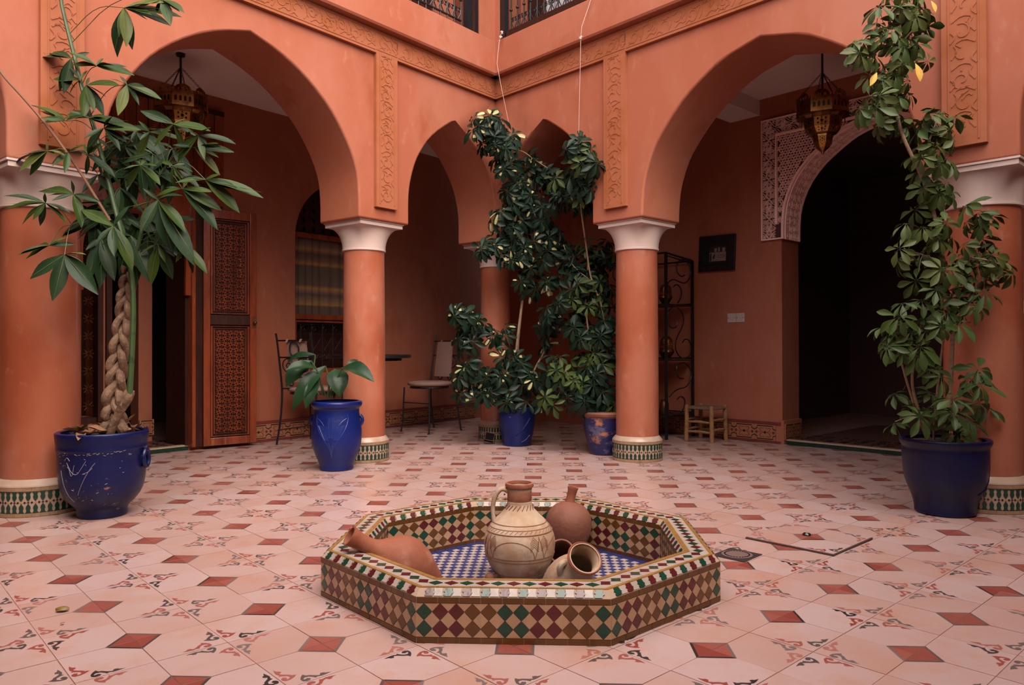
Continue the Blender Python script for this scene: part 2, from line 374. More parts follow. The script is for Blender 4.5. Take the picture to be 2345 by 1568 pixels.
def clip(paths, L_): return [[(max(0, min(L_, a)), b) for a, b in p] for p in paths]
def carve(parent, segs, yf=-.265):
    b = MB()
    for (kind, a0, a1, c, wd, seed) in segs:
        for p in clip(arabesque(a1 - a0, wd, seed), a1 - a0):
            q = [(a0 + s, c + t) for s, t in p] if kind == 'h' else [(c + t, a0 + s) for s, t in p]
            b.ribbon(q, .0075, -yf - .001, -yf + .0032, UP)
    stuff(b.build('frieze_carving', M['carved'], parent))
carve(wl, [('h', -4.0, -2.34, 3.15, .135, 1), ('h', -2.33, -2.13, 3.15, .135, 2), ('h', -2.12, -.11, 3.15, .135, 3), ('h', -.10, .105, 3.15, .13, 4), ('h', .115, 1.32, 3.15, .135, 5),
           ('v', 1.94, 3.05, -2.23, .14, 6), ('v', 1.94, 3.05, .003, .14, 7)])
carve(wr, [('h', -1.38, -.11, 3.15, .135, 8), ('h', -.105, .105, 3.15, .13, 9), ('h', .115, 2.235, 3.15, .135, 10), ('h', 2.24, 4.1, 3.15, .135, 11),
           ('v', 1.94, 3.05, 0, .14, 12), ('v', 1.94, 3.05, 2.345, .14, 13)])

# gallery back walls with their openings
def rect(x0, x1, z0, z1): return [(x0, z0), (x1, z0), (x1, z1), (x0, z1)]
def arched(xl, xr, z0, tab): return [(xl, z0)] + arch(xl, xr, tab) + [(xr, z0)]
WIN = [(0, 1.95), (.01, 2.05), (.06, 2.20), (.15, 2.33), (.27, 2.43), (.40, 2.50), (.52, 2.54)]
WINL = arched(.49, 1.53, .62, WIN)
ob = [(-5.5, -.02), (-1.22, -.02), (-1.22, 2.0), (-.57, 2.0), (-.57, -.02), (3.6, -.02), (3.6, 3.4), (-5.5, 3.4)]
gl = MB().holes(ob, [WINL, rect(-2.3, -1.285, .33, 2.2)], -1.9, -1.6, UP).build('wall_gallery_left', M['plaster'], None, True, 30, ML); struct(gl)
DOORT = [(0, 1.83), (.0, 1.95), (.012, 2.10), (.06, 2.25), (.135, 2.38), (.235, 2.49), (.31, 2.55), (.45, 2.645), (.55, 2.70), (.79, 2.765)]
DX0, DX1 = .355, 1.945
darch = arch(DX0, DX1, DOORT)
orr = [(-3.4, -.02), (.336, -.02), (.336, 1.83)] + darch + [(1.965, 1.83), (1.965, -.02), (5.5, -.02), (5.5, 3.4), (-3.4, 3.4)]
gr = MB().holes(orr, [], -1.95, -1.64, UP).build('wall_gallery_right', M['plaster'], None, True, 30, MR); struct(gr)
for nm, FM in (('wall_gallery_near_left', MA), ('wall_gallery_near_right', MBk)):
    struct(MB().box(-4.8, 4.8, 1.5, 1.65, 0, 3.4).build(nm, M['plaster'], None, M=FM))
# ceilings of the galleries, first floor slabs
cl = MB()
cl.box(-5.4, 3.5, .16, 1.75, 3.067, 3.5, ML); cl.box(-3.3, 5.4, .16, 1.8, 3.112, 3.5, MR); cl.box(-4.7, 4.7, .16, 1.6, 3.08, 3.5, MA); cl.box(-4.7, 4.7, .16, 1.6, 3.09, 3.5, MBk)
ceiling = struct(cl.build('ceiling', M['ceiling']))
MB().box(-.17, .13, .235, 1.64, 2.97, 3.113, MR).build('ceiling_beam', M['ceiling'], ceiling)
# dark rooms behind the two doorways
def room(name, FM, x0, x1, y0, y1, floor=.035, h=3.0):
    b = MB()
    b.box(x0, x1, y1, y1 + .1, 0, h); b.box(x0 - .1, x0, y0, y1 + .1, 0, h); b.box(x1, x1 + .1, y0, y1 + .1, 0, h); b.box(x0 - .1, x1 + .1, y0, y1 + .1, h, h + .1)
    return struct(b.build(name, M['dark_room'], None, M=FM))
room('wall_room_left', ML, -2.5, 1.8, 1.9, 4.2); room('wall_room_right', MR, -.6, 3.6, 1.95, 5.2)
# upper storey: corner posts, lintels, back walls, roof edge
up = MB()
for FM, posts, x0, x1 in ((ML, [(-4.0, -3.7), (-2.36, -2.12), (-.12, .12), (1.13, 1.95)], -4.2, 1.6), (MR, [(-1.95, -1.372), (-.12, .12), (2.23, 2.47), (3.7, 4.1)], -1.5, 4.2)):
    for a, b_ in posts: up.box(a, b_, -.2, .12, 3.545, 5.3, FM)
    up.box(x0, x1, -.2, .12, 5.3, 6.5, FM)
struct(up.build('wall_upper', M['plaster']))
ub = MB()
for FM, a, b_ in ((ML, -5.4, 3.5), (MR, -3.3, 5.4)):
    ub.box(a, b_, 1.5, 1.6, 3.5, 5.4, FM); ub.box(a, b_, .1, 1.6, 5.35, 5.45, FM)
struct(ub.build('wall_upper_gallery', M['plaster']))

# ------------------------------------------------------------------ floor: cement tiles, each one a piece
OX, OY, TS = .6765, 2.4108, .2
_oct = [(1.972 + .70 * math.cos(R(157.5) + k * PI / 4), 2.116 + .70 * math.sin(R(157.5) + k * PI / 4)) for k in range(8)]
floor = struct(MB().holes([(-4.5, -4.5), (11, -4.5), (11, 11), (-4.5, 11)], [_oct[::-1]], -.06, -.0030).build('floor', M['grout']))
redm = [(.066, .334), (.028, .302), (.022, .255), (.05, .212), (.121, .212), (.19, .25), (.245, .302), (.19, .322), (.172, .363), (.137, .395), (.106, .424), (.078, .47), (.128, .50), (.118, .545), (.09, .56), (.069, .63), (.055, .575), (.045, .522), (.043, .467), (.062, .427), (.04, .392), (.084, .376), (.136, .335), (.147, .285), (.123, .257), (.085, .245), (.095, .272), (.104, .302)]
def tile_mesh(dz=0.0):
    b = MB(); g = .0009; a = g; c = TS - g; r = .39 * TS; e = .0004
    b.cur = 0; b.prism([(a + e, a + e), (c - e, a + e), (c - e, c - e), (a + e, c - e)], -.0032, 0, bot=False)
    b.cur = 2; b.flat([(c - e, TS - r), (c - e, c - e), (TS - r, c - e)], .00025)
    b.cur = 1; k = .0115; b.flat([(c - e, TS - r + k), (c - e, c - e), (TS - r + k, c - e)], .0004)
    tri = tessellate_polygon([[Vector((x, y, 0)) for x, y in redm]])
    def put(pts, m):
        b.cur = m; fs = []
        for t in tri:
            A, B_, C_ = (pts[i] for i in t); k_ = (B_[0] - A[0]) * (C_[1] - A[1]) - (B_[1] - A[1]) * (C_[0] - A[0])
            fs.append(list(t) if k_ > 0 else list(t)[::-1])
        b.add([(x * TS, y * TS, .0003) for x, y in pts], fs)
    put(redm, 3); put([(y, x) for x, y in redm], 2)
    return b
TM = [M['tile'], M['tile_red'], M['tile_grey'], M['motif_red']]
tmesh = tile_mesh().mesh('floor_tile', TM)
fw2 = (math.sin(TH), math.cos(TH)); rg_ = (math.cos(TH), -math.sin(TH))
cand = []
FC = (1.972, 2.116)
for i in range(-10, 29):
    for j in range(-20, 24):
        x0, y0 = OX + i * TS, OY + j * TS; cx, cy = x0 + .1, y0 + .1
        # leave out the tiles the basin stands on, and those outside the galleries
        od = lambda x, y: max((x - FC[0]) * math.cos(q * PI / 4) + (y - FC[1]) * math.sin(q * PI / 4) for q in range(8))
        ds = [od(x0 + a, y0 + b_) for a in (0, TS) for b_ in (0, TS)]
        if max(ds) < .645: continue
        cut = od(min(max(FC[0], x0), x0 + TS), min(max(FC[1], y0), y0 + TS)) < .645 or min(ds) < .645
        if 3.0765 - .01 < x0 < 3.47 and 1.41 - .01 < y0 < 1.80: continue
        d = cx * fw2[0] + cy * fw2[1]; s = cx * rg_[0] + cy * rg_[1]
        lx = (ML.inverted() @ Vector((cx, cy, 0))); rx = (MR.inverted() @ Vector((cx, cy, 0)))
        if lx.y > 1.72 or rx.y > 1.75: continue
        vis = d > .95 and abs(s) < d * .70 + .15
        cand.append((0 if vis and not cut else 1, d, i, j, cut))
cand.sort()
rest = MB()
def clip_face(poly, n, a, keep_out):
    out = []; f = lambda p: ((p[0] - FC[0]) * n[0] + (p[1] - FC[1]) * n[1] - a) * (1 if keep_out else -1)
    for p, q in zip(poly, poly[1:] + poly[:1]):
        fp, fq = f(p), f(q)
        if fp >= 0: out.append(p)
        if (fp >= 0) != (fq >= 0): t = fp / (fp - fq); out.append(tuple(p[k] + (q[k] - p[k]) * t for k in range(3)))
    return out if len(out) > 2 else None
rt = random.Random(3)
for n, (h, d, i, j, cut) in enumerate(cand):
    dx, dy = (i if i % 2 == 0 else i + 1), (j if j % 2 == 0 else j + 1)
    fx, fy = (i if i % 2 else i + 1), (j if j % 2 else j + 1)
    sx, sy = dx - fx, dy - fy
    ang = {(1, 1): 0, (-1, 1): 90, (-1, -1): 180, (1, -1): 270}[(sx, sy)]
    m = T((OX + fx * TS, OY + fy * TS, rt.uniform(-.0007, .0003))) @ Rz(R(ang)) @ Rx(rt.uniform(-.002, .002)) @ Ry(rt.uniform(-.002, .002))
    if cut:
        t0 = tile_mesh(); cx, cy = OX + (i + .5) * TS, OY + (j + .5) * TS
        qs = sorted(range(8), key=lambda q: -((cx - FC[0]) * math.cos(q * PI / 4) + (cy - FC[1]) * math.sin(q * PI / 4)))[:3]
        for f, mi in zip(t0.f, t0.m):
            parts = [[tuple(m @ Vector(t0.v[a])) for a in f]]; done = []
            for q in qs:
                nn_ = (math.cos(q * PI / 4), math.sin(q * PI / 4)); nxt = []
                for p in parts:
                    o_ = clip_face(p, nn_, .645, True); i_ = clip_face(p, nn_, .645, False)
                    if o_: done.append(o_)
                    if i_: nxt.append(i_)
                parts = nxt
            for p in done: rest.cur = mi; rest.add(p, [list(range(len(p)))])
    elif n < 300: inst('floor_tile', tmesh, floor, m)
    else:
        t0 = tile_mesh(); rest.cur = 0; o = len(rest.v)
        rest.v += [tuple(m @ Vector(p)) for p in t0.v]
        rest.f += [[a + o for a in f] for f in t0.f]; rest.m += t0.m
stuff(rest.build('floor_tile', TM, floor))

# ------------------------------------------------------------------ baseboards of patterned tiles
bbt = MB(); bw, bh = .208, .142
bbt.cur = 0; bbt.prism([(.001, .001), (bw - .001, .001), (bw - .001, bh - .001), (.001, bh - .001)], 0, .010, UP, bot=False)
def N2(p): return (p[0] * bw, bh / 2 + p[1] * bh)
bbt.cur = 1
for sg in (1, -1): bbt.ribbon([N2((x, y * sg)) for x, y in ((.0, .16), (.13, .255), (.13, .41), (.87, .41), (.87, .255), (1, .16))], .0095, .0098, .0106, UP)
bbt.cur = 2
for sx in (1, -1):
    for sy in (1, -1):
        bbt.ribbon([N2((.5 + sx * x, sy * y)) for x, y in ((.06, .02), (.17, .04), (.22, .12), (.25, .24), (.20, .30), (.12, .24), (.05, .27), (.03, .33))], [.003, .005, .006, .006, .006, .004, .005, .002], .0098, .0106, UP)
    bbt.flat([N2((.5 + sx * x, y * (1 if sx > 0 else -1))) for x, y in ((.33, 0), (.36, -.06), (.40, -.12), (.47, 0), (.40, .12), (.36, .06))], .0106, UP)
    bbt.ribbon([N2((.5 + sx * .2, 0)), N2((.5 + sx * .34, 0))], .003, .0098, .0105, UP)
bbt.cur = 1; bbt.flat([N2((.5 + .06 * math.cos(a), .09 * math.sin(a))) for a in [k * PI / 3 for k in range(6)]], .0107, UP)
bbm = bbt.mesh('baseboard_tile', [mat('baseboard_ground', (0.50, 0.20, 0.10), .4), mat('baseboard_black', (0.035, 0.02, 0.02), .35), mat('baseboard_red', (0.22, 0.03, 0.025), .4)])
M['strip_red'] = mat('red_strip', (0.25, 0.045, 0.04), .4)
def baseboard(name, FM, runs, y):
    b = MB()
    for a, c in runs: b.box(a, c, y - .008, y + .02, .0, .19)
    root = struct(b.build(name, M['plaster'], None, M=FM))
    s = MB()
    for a, c in runs: s.box(a, c, y - .018, y, .002, .020); s.box(a, c, y - .016, y, .166, .190)
    s.build('border_strip', M['strip_red'], root)
    for a, c in runs:
        k = 0
        while a + (k + .5) * bw < c:
            x = a + k * bw; w_ = min(1, (c - x) / bw)
            inst('baseboard_tile', bbm, root, T((x, y - .008, .022)) @ Matrix.Diagonal((w_, 1, 1, 1))); k += 1
    return root
baseboard('baseboard_left', ML, [(-2.2, -1.23), (-.02, 3.05)], 1.6)
baseboard('baseboard_right', MR, [(-1.80, .328)], 1.64)
# the wider tiled foot and jamb of the right doorway
jb = thing('trim_8', None, None, MR @ T((.336, 1.64, 0)) @ Rz(R(90))); struct(jb)
MB().box(-.03, .30, -.03, .0, 0, .21).build('footing', M['plaster'], jb)
for k in range(2): inst('baseboard_tile', bbm, jb, T((-.02 + k * .152, -.03, .04)) @ Matrix.Diagonal((.152 / bw, 1, 1, 1)))
# thresholds: pale nosing over green tiles
def threshold(name, FM, x0, x1, y0, y1):
    root = struct(MB().box(x0, x1, y0 + .02, y1 + 1.6, .0, .036).build(name, M['threshold'], None, M=FM))
    MB().box(x0, x1, y0 - .006, y0 + .05, .034, .046).build('nosing', M['base_beige'], root)
    n = int((x1 - x0) / .065); w_ = (x1 - x0) / n
    gm = MB().box(.001, w_ - .001, -.004, .02, .002, .033).mesh('green_tile', M['kerb_green'])
    for k in range(n): inst('green_tile', gm, root, T((x0 + k * w_, y0 + .004, 0)))
    r_ = MB(); rk = random.Random(5)
    for k in range(int((x1 - x0) / .12)):
        for q in range(4): r_.ribbon(spiral(x0 + .06 + k * .12, y0 + .12 + q * .12, .01, .05, rk.uniform(0, 6), rk.uniform(8, 12), 10), .012, .0362, .0375)
    r_.build('inlay', M['z_black'], root)
threshold('trim_1', ML, -1.22, -.50, 1.61, 1.95)
threshold('trim_2', MR, .37, 2.0, 1.645, 1.95)

# ------------------------------------------------------------------ carved plaster surround of the right doorway
def petal(cx, cy, a, l, w):
    pts = []
    for k in range(9):
        t = k / 8; pts.append((t * l, w * math.sin(PI * t) ** .9))
    for k in range(7, 0, -1):
        t = k / 8; pts.append((t * l, -w * math.sin(PI * t) ** .9))
    ca, sa = math.cos(a), math.sin(a)
    return [(cx + x * ca - y * sa, cy + x * sa + y * ca) for x, y in pts]
Y0 = 1.64
FXL, FXR, FZT, FZB = .157, 2.14, 2.905, 1.822
outer = [(FXL, FZB)] + [(DX0, FZB)] + darch + [(DX1, FZB), (FXR, FZB), (FXR, FZT), (FXL, FZT)]
sur = struct(MB().holes(outer, [], -Y0 - .003, -Y0 + .012, UP).build('trim_3', M['lace_shade'], None, M=MR))
ed = MB()   # frame edges and moulding
ed.ribbon([(FXL + .006, FZB), (FXL + .006, FZT - .006), (FXR - .006, FZT - .006), (FXR - .006, FZB)], .012, -Y0 + .005, -Y0 + .036, UP)
ed.ribbon([(FXL, FZB + .006), (DX0, FZB + .006)], .012, -Y0 + .005, -Y0 + .034, UP)
ed.ribbon(darch, .014, -Y0 + .005, -Y0 + .034, UP)
ed.build('frame_edge', M['lace'], sur)
mo = MB(); ML_, MT = .305, 2.752
mo.ribbon([(ML_, 1.955), (ML_, MT), (2.3 - ML_, MT), (2.3 - ML_, 1.955)], .026, -Y0 + .005, -Y0 + .046, UP)
bevel(mo.build('moulding', M['lace'], sur), .008, 2, 50)
bd = MB()   # flower border
def flower(cx, cy, hw, hh, quarter=0):
    h0, h1 = -Y0 + .008, -Y0 + .032
    for a in (0, 1, 2, 3):
        l = (hw if a % 2 == 0 else hh) * .98
        bd.ribbon(petal(cx, cy, a * PI / 2, l, .26 * hh), .0042, h0, h1, UP, closed=True)
        bd.ribbon(petal(cx, cy, a * PI / 2, l * .72, .13 * hh), .0030, h0, h1, UP, closed=True)
        bd.ribbon(petal(cx, cy, a * PI / 2 + PI / 4, hw * .52, .16 * hh), .0032, h0, h1, UP, closed=True)
    for sx in (1, -1):
        for sy in (1, -1):
            bd.ribbon(smoothline([(cx + sx * hw * .95, cy + sy * hh * .30), (cx + sx * hw * .62, cy + sy * hh * .50), (cx + sx * hw * .5, cy + sy * hh * .75), (cx + sx * hw * .2, cy + sy * hh * .92)], 1), .0042, h0, h1, UP)
            bd.ribbon(smoothline([(cx + sx * hw * .95, cy + sy * hh * .55), (cx + sx * hw * .75, cy + sy * hh * .72), (cx + sx * hw * .6, cy + sy * hh * .95)], 1), .0042, h0, h1, UP)
            bd.ribbon([(cx + sx * hw * .92, cy + sy * hh * .9), (cx + sx * hw * .78, cy + sy * hh * .84)], .006, h0, h1, UP)
bx = (FXL + .012 + ML_ - .013) / 2; bhw = (ML_ - .013 - FXL - .012) / 2; bz = (MT + .013 + FZT - .012) / 2; bhh = (FZT - .012 - MT - .013) / 2
nv = 6; vh = (FZT - .012 - FZB - .012) / nv / 2
for k in range(nv):
    for xx in (bx, 2.3 - bx): flower(xx, FZB + .012 + vh * (2 * k + 1), bhw, vh)
nh = 11; hh_ = (2.3 - 2 * ML_ + .026) / nh / 2
for k in range(nh): flower(ML_ - .013 + hh_ * (2 * k + 1), bz, hh_, bhh)
stuff(bd.build('flower_border', M['lace'], sur))
# pierced star field between moulding and arch
sf = MB(); pit = .052
def inside(x, z):
    if not (ML_ + .02 < x < 2.28 - ML_ and 1.96 < z < MT - .02): return False
    c = 1.15; xx = c - abs(x - c)
    zz = None
    for (a, za), (b, zb) in zip(darch, darch[1:]):
        if a <= xx <= b and b > a: zz = za + (zb - za) * (xx - a) / (b - a)
    if zz is None: return True if xx < DX0 else False
    return z > zz + .02
h0, h1 = -Y0 + .008, -Y0 + .030
for r_ in range(20):
    for c_ in range(42):
        x = .31 + c_ * pit + (pit / 2 if r_ % 2 else 0); z = 1.95 + r_ * pit * .866
        if not inside(x, z): continue
        sf.ribbon([(x + pit * .27 * math.cos(a), z + pit * .27 * math.sin(a)) for a in [k * PI / 3 for k in range(6)]], .0055, h0, h1, UP, closed=True)
        sf.prism([(x + pit * .10 * math.cos(a), z + pit * .10 * math.sin(a)) for a in [k * PI / 3 for k in range(6)]], h0, h1, UP, bot=False)
        for k in range(6):
            a = k * PI / 3 + PI / 6
            sf.ribbon([(x + pit * .2 * math.cos(a), z + pit * .2 * math.sin(a)), (x + pit * .55 * math.cos(a), z + pit * .55 * math.sin(a))], .0065, h0, h1, UP)
stuff(sf.build('star_lattice', M['lace'], sur))
# carved soffit of that arch (follows the curve, 0.28 deep) with incised scrolls
so = MB(); full = [(DX0, FZB)] + darch + [(DX1, FZB)]
inner = []
for i, p in enumerate(full):
    a = full[max(i - 1, 0)]; b = full[min(i + 1, len(full) - 1)]; dx, dz = b[0] - a[0], b[1] - a[1]; l = math.hypot(dx, dz)
    inner.append((p[0] + dz / l * .012, p[1] - dx / l * .012))
n = len(full)
vs = [(x, Y0 - .03, z) for x, z in inner] + [(x, Y0 + .29, z) for x, z in inner] + [(x, Y0 - .03, z) for x, z in full] + [(x, Y0 + .29, z) for x, z in full]
fs = []
for i in range(n - 1):
    fs += [(i, i + 1, n + i + 1, n + i), (2 * n + i, 3 * n + i, 3 * n + i + 1, 2 * n + i + 1), (i, 2 * n + i, 2 * n + i + 1, i + 1), (n + i, n + i + 1, 3 * n + i + 1, 3 * n + i)]
fs += [(0, n, 3 * n, 2 * n), (n - 1, 3 * n - 1, 4 * n - 1, 2 * n - 1)]
so.add(vs, fs); so.build('arch_soffit', M['lace'], sur, True)
sc = MB(); rr = random.Random(9)
cum = [0]
for i in range(1, n): cum.append(cum[-1] + math.dist(inner[i], inner[i - 1]))
def onarc(s, y):
    s = max(0, min(cum[-1] - 1e-4, s))
    for i in range(1, n):
        if s <= cum[i]:
            t = (s - cum[i - 1]) / (cum[i] - cum[i - 1]); a, b = inner[i - 1], inner[i]
            dx, dz = b[0] - a[0], b[1] - a[1]; l = math.hypot(dx, dz)
            return Vector((a[0] + dx * t + dz / l * .004, y, a[1] + dz * t - dx / l * .004))
s = .03
while s < cum[-1] - .03:
    for y in (Y0 + .05, Y0 + .13, Y0 + .21):
        pts = spiral(s, y, .008, .036, rr.uniform(0, 6), rr.uniform(9, 12), 10)
        sc.tube([onarc(a, b) for a, b in pts], .0042, 4, cap=False)
        sc.tube([onarc(s - .03, y + .03), onarc(s, y + .04), onarc(s + .03, y + .02)], .0042, 4, cap=False)
    s += .07
for y in (Y0, Y0 + .26): sc.tube([onarc(cum[-1] * k / 60, y) for k in range(61)], .006, 5, cap=False)
stuff(sc.build('soffit_scrolls', M['lace'], sur))
# ------------------------------------------------------------------ columns
def capital_mesh(r, hw):
    b = MB(); n = 64; z0, z1 = 1.615, 1.787; rings = []
    def sq(a, h):
        c, s = math.cos(a), math.sin(a); k = h / max(abs(c), abs(s)); return c * k, s * k
    r0 = r * 1.05
    prof = [(0, z0 - .012, r0 * .985), (0, z0 - .008, r0 * 1.02), (0, z0 + .004, r0 * 1.02), (0, z0 + .006, r0)]
    vs = []
    for t, z, rr_ in prof:
        for k in range(n): a = 2 * PI * (k + .5) / n; vs.append((rr_ * math.cos(a), rr_ * math.sin(a), z))
    m = 12
    for i in range(1, m + 1):
        th = PI / 2 * i / m; off = 1 - math.cos(th); z = z0 + (z1 - z0) * math.sin(th)
        for k in range(n):
            a = 2 * PI * (k + .5) / n; sx, sy = sq(a, hw - .004); cx, cy = r0 * math.cos(a), r0 * math.sin(a)
            vs.append((cx + (sx - cx) * off, cy + (sy - cy) * off, z))
    N_ = len(vs) // n
    fs = [(i * n + k, i * n + (k + 1) % n, (i + 1) * n + (k + 1) % n, (i + 1) * n + k) for i in range(N_ - 1) for k in range(n)]
    fs += [list(range(n - 1, -1, -1)), list(range((N_ - 1) * n, N_ * n))]
    b.add(vs, fs); b.box(-hw, hw, -hw, hw, z1 - .002, ZP - .006)
    b.box(-hw - .008, hw + .008, -hw - .008, hw + .008, ZP - .007, ZP + .004)
    return b
def place_round(root, name, me, r, n, z, ph=0, pred=None):
    for k in range(n):
        a = 2 * PI * (k + ph) / n
        if pred and not pred(a): continue
        inst(name, me, root, T((r * math.cos(a), r * math.sin(a), z)) @ Rz(a + PI / 2))
GP = [(-.5, 1), (-.30, .87), (-.26, .67), (-.36, .5), (-.30, .28), (0, 0), (.30, .28), (.36, .5), (.26, .67), (.30, .87), (.5, 1)]
def column(FM, x, rs, rb, hw, label, pieces=True, n=38, streak=False):
    Mx = FM @ T((x, 0, 0)); root = thing('column', label, 'column', Mx, 'round courtyard columns')
    MB().lathe([(rs, .17), (rs * 1.005, .6), (rs * .99, 1.2), (rs * .97, 1.612)], 64).build('shaft', M['column'], root, True)
    capital_mesh(rs * .97, hw).build('capital', M['capital'], root, True, 30)
    MB().lathe([(rb - .003, 0), (rb - .003, .152), (rb, .153), (rb - .002, .160), (rs + .004, .186), (rs - .004, .19)], 64).build('base', M['base_beige'], root, True, 30)
    p = 2 * PI * rb / n; h = .048
    def gpiece(flip):
        pts = [(a * p * .96, b * h) for a, b in GP]
        if flip: pts = [(a, -b) for a, b in pts][::-1]
        return MB().prism(pts[::-1], 0, .0022, UP, bot=False)
    inv = (MB().prism([(-p * .19, 0), (0, -.006), (p * .19, 0), (0, .006)], -.001, .002, UP, bot=False))
    cam_l = Mx.inverted() @ Vector((0, 0, 0)); ca = math.atan2(cam_l.y, cam_l.x)
    vis = lambda a: math.cos(a - ca) > -.05
    if pieces:
        place_round(root, 'green_tile', gpiece(False).mesh('green_tile', M['base_green']), rb - .003, n, .082, 0, vis)
        place_round(root, 'green_tile', gpiece(True).mesh('green_tile', M['base_green']), rb - .003, n, .070, 0, vis)
    else:
        b = MB()
        for k in range(n):
            a = 2 * PI * k / n
            for z, fl in ((.082, False), (.070, True)):
                g = gpiece(fl); b.add(g.v, g.f, T(((rb - .003) * math.cos(a), (rb - .003) * math.sin(a), z)) @ Rz(a + PI / 2))
        stuff(b.build('green_tile', M['base_green'], root))
    st = MB()
    for k in range(2 * n):
        a = 2 * PI * k / (2 * n); st.cur = 0 if k % 2 else (1 if k % 4 == 0 else 2)
        st.add(inv.v, inv.f, T(((rb - .003) * math.cos(a), (rb - .003) * math.sin(a), .076)) @ Rz(a + PI / 2))
    stuff(st.build('stud_tile', [M['z_black'], M['z_yellow'], M['z_mar']], root))
    nn = int(n * .85); w_ = 2 * PI * rb / nn
    for z0, z1 in ((.002, .020), (.134, .151)):
        me = MB().prism([(-w_ * .49, 0), (w_ * .49, 0), (w_ * .49, z1 - z0), (-w_ * .49, z1 - z0)], 0, .0035, UP, bot=False).mesh('strip_tile', M['base_tan'])
        if pieces: place_round(root, 'strip_tile', me, rb - .003, nn, z0, .3, vis)
        else:
            b = MB(); q = MB().prism([(-w_ * .49, 0), (w_ * .49, 0), (w_ * .49, z1 - z0), (-w_ * .49, z1 - z0)], 0, .0035, UP, bot=False)
            for k in range(nn): a = 2 * PI * (k + .3) / nn; b.add(q.v, q.f, T(((rb - .003) * math.cos(a), (rb - .003) * math.sin(a), z0)) @ Rz(a + PI / 2))
            stuff(b.build('strip_tile', M['base_tan'], root))
    return root
column(ML, -2.241, .190, .228, .228, 'thick terracotta column at far left, behind the braided tree in its blue pot', n=44)
column(ML, 0, .160, .189, .209, 'terracotta column left of the corner, right behind the bellied blue urn')
column(ML, 1.572, .140, .160, .209, 'shaded terracotta column in the courtyard corner, half hidden by climbing foliage', False)
column(MR, 0, .163, .192, .209, 'terracotta column right of the corner, beside the chipped blue pot')
column(MR, 2.352, .187, .226, .228, 'thick terracotta column at far right, behind the navy pot with tall shrub', n=44)

# ------------------------------------------------------------------ fountain basin
RO_, RT, RI, RB_ = .748, .726, .625, .610; ZM, ZR, ZF = .137, .158, -.03
A0 = R(157.5)
fo = thing('tiled_basin', 'low octagonal basin clad in diamond mosaic tiles, in the middle of the floor', 'fountain', T((FC[0], FC[1], 0)))
def ov(k, r, z): a = A0 + k * PI / 4; return Vector((r * math.cos(a), r * math.sin(a), z))
core = MB(); vs = []
rings = [(RO_ - .002, -.02), (RO_ - .002, ZM - .001), (RT, ZR - .002), (RI, ZR - .002), (RB_ + .002, ZM - .001), (RB_ + .002, ZF), (0, ZF)]
for r_, z in rings[:-1]:
    for k in range(8): vs.append(ov(k, r_, z))
fs = [(i * 8 + k, i * 8 + (k + 1) % 8, (i + 1) * 8 + (k + 1) % 8, (i + 1) * 8 + k) for i in range(5) for k in range(8)]
fs.append([40 + k for k in range(8)])
core.add(vs, fs); core.build('basin_core', M['mortar'], fo)
meshcache = {}
def piece(name, pts, h, mt, key):
    k = (key, mt)
    if k not in meshcache: meshcache[k] = MB().prism(pts, 0, h, bot=False).mesh(name, M[mt])
    return meshcache[k]
def face_frame(p0, p1, p2):
    """origin p0, s along p0->p1, t towards p2 side, height outwards"""
    s = (p1 - p0).normalized(); t = (p2 - p0) - s * (p2 - p0).dot(s); t = t.normalized(); n = s.cross(t)
    m = Matrix((s, t, n)).transposed().to_4x4(); m.translation = p0; return m
joins = {}
def put(vis, name, pts, h, mt, F_, s, t, key, jit=0.0):
    rn = random
    m = F_ @ T((s, t, rn.uniform(0, jit))) @ Rx(rn.uniform(-jit, jit) * 20) @ Ry(rn.uniform(-jit, jit) * 20)
    if vis: inst(name, piece(name, pts, h, mt, key), fo, m)
    else:
        j = joins.setdefault((name, mt), MB()); j.add([(x, y, h) for x, y in pts] + [(x, y, 0) for x, y in pts], [list(range(len(pts)))] + [(i, len(pts) + i, len(pts) + (i + 1) % len(pts), (i + 1) % len(pts)) for i in range(len(pts))], m)
OUTV = (0, 1, 2); INV = (3, 4, 5, 6, 7)
SEQ = ['z_green', 'z_mar', 'z_mar', 'z_brown', 'z_brown', 'z_green']
def diamonds(vis, F_, width, z0, z1, cols, rows, seq, shift=0, jit=.0004):
    w = width / cols; h = (z1 - z0) / rows; g = .0012
    dia = [(0, -h / 2 + g), (w / 2 - g, 0), (0, h / 2 - g), (-w / 2 + g, 0)]
    for c in range(cols):
        for r_ in range(rows):
            put(vis, 'diamond_tile', dia, .0022, seq[(c + shift + (r_ // 2) * 3) % len(seq)], F_, (c + .5) * w, z0 + (r_ + .5) * h, ('d', round(w, 4), round(h, 4)), jit)
    for c in range(cols + 1):
        for r_ in range(rows + 1):
            x, z = c * w, z0 + r_ * h
            pts = [(0, -h / 2 + g), (w / 2 - g, 0), (0, h / 2 - g), (-w / 2 + g, 0)]
            if r_ == 0: pts = [(w / 2 - g, .0005), (0, h / 2 - g), (-w / 2 + g, .0005)]
            if r_ == rows: pts = [(0, -h / 2 + g), (w / 2 - g, -.0005), (-w / 2 + g, -.0005)]
            if c == 0: pts = [p for p in [(max(a, .0005), b) for a, b in pts]]
            if c == cols: pts = [p for p in [(min(a, -.0005), b) for a, b in pts]]
            q = []
            for p in pts:
                if not q or math.dist(p, q[-1]) > 1e-5: q.append(p)
            if math.dist(q[0], q[-1]) < 1e-5: q.pop()
            if len(q) < 3: continue
            corner = (r_ in (0, rows)) or (c in (0, cols))
            put(vis, 'beige_triangle' if corner else 'beige_diamond', q, .0016, 'z_beige', F_, x, z, ('b', round(w, 4), round(h, 4), c == 0, c == cols, r_ == 0, r_ == rows), jit)
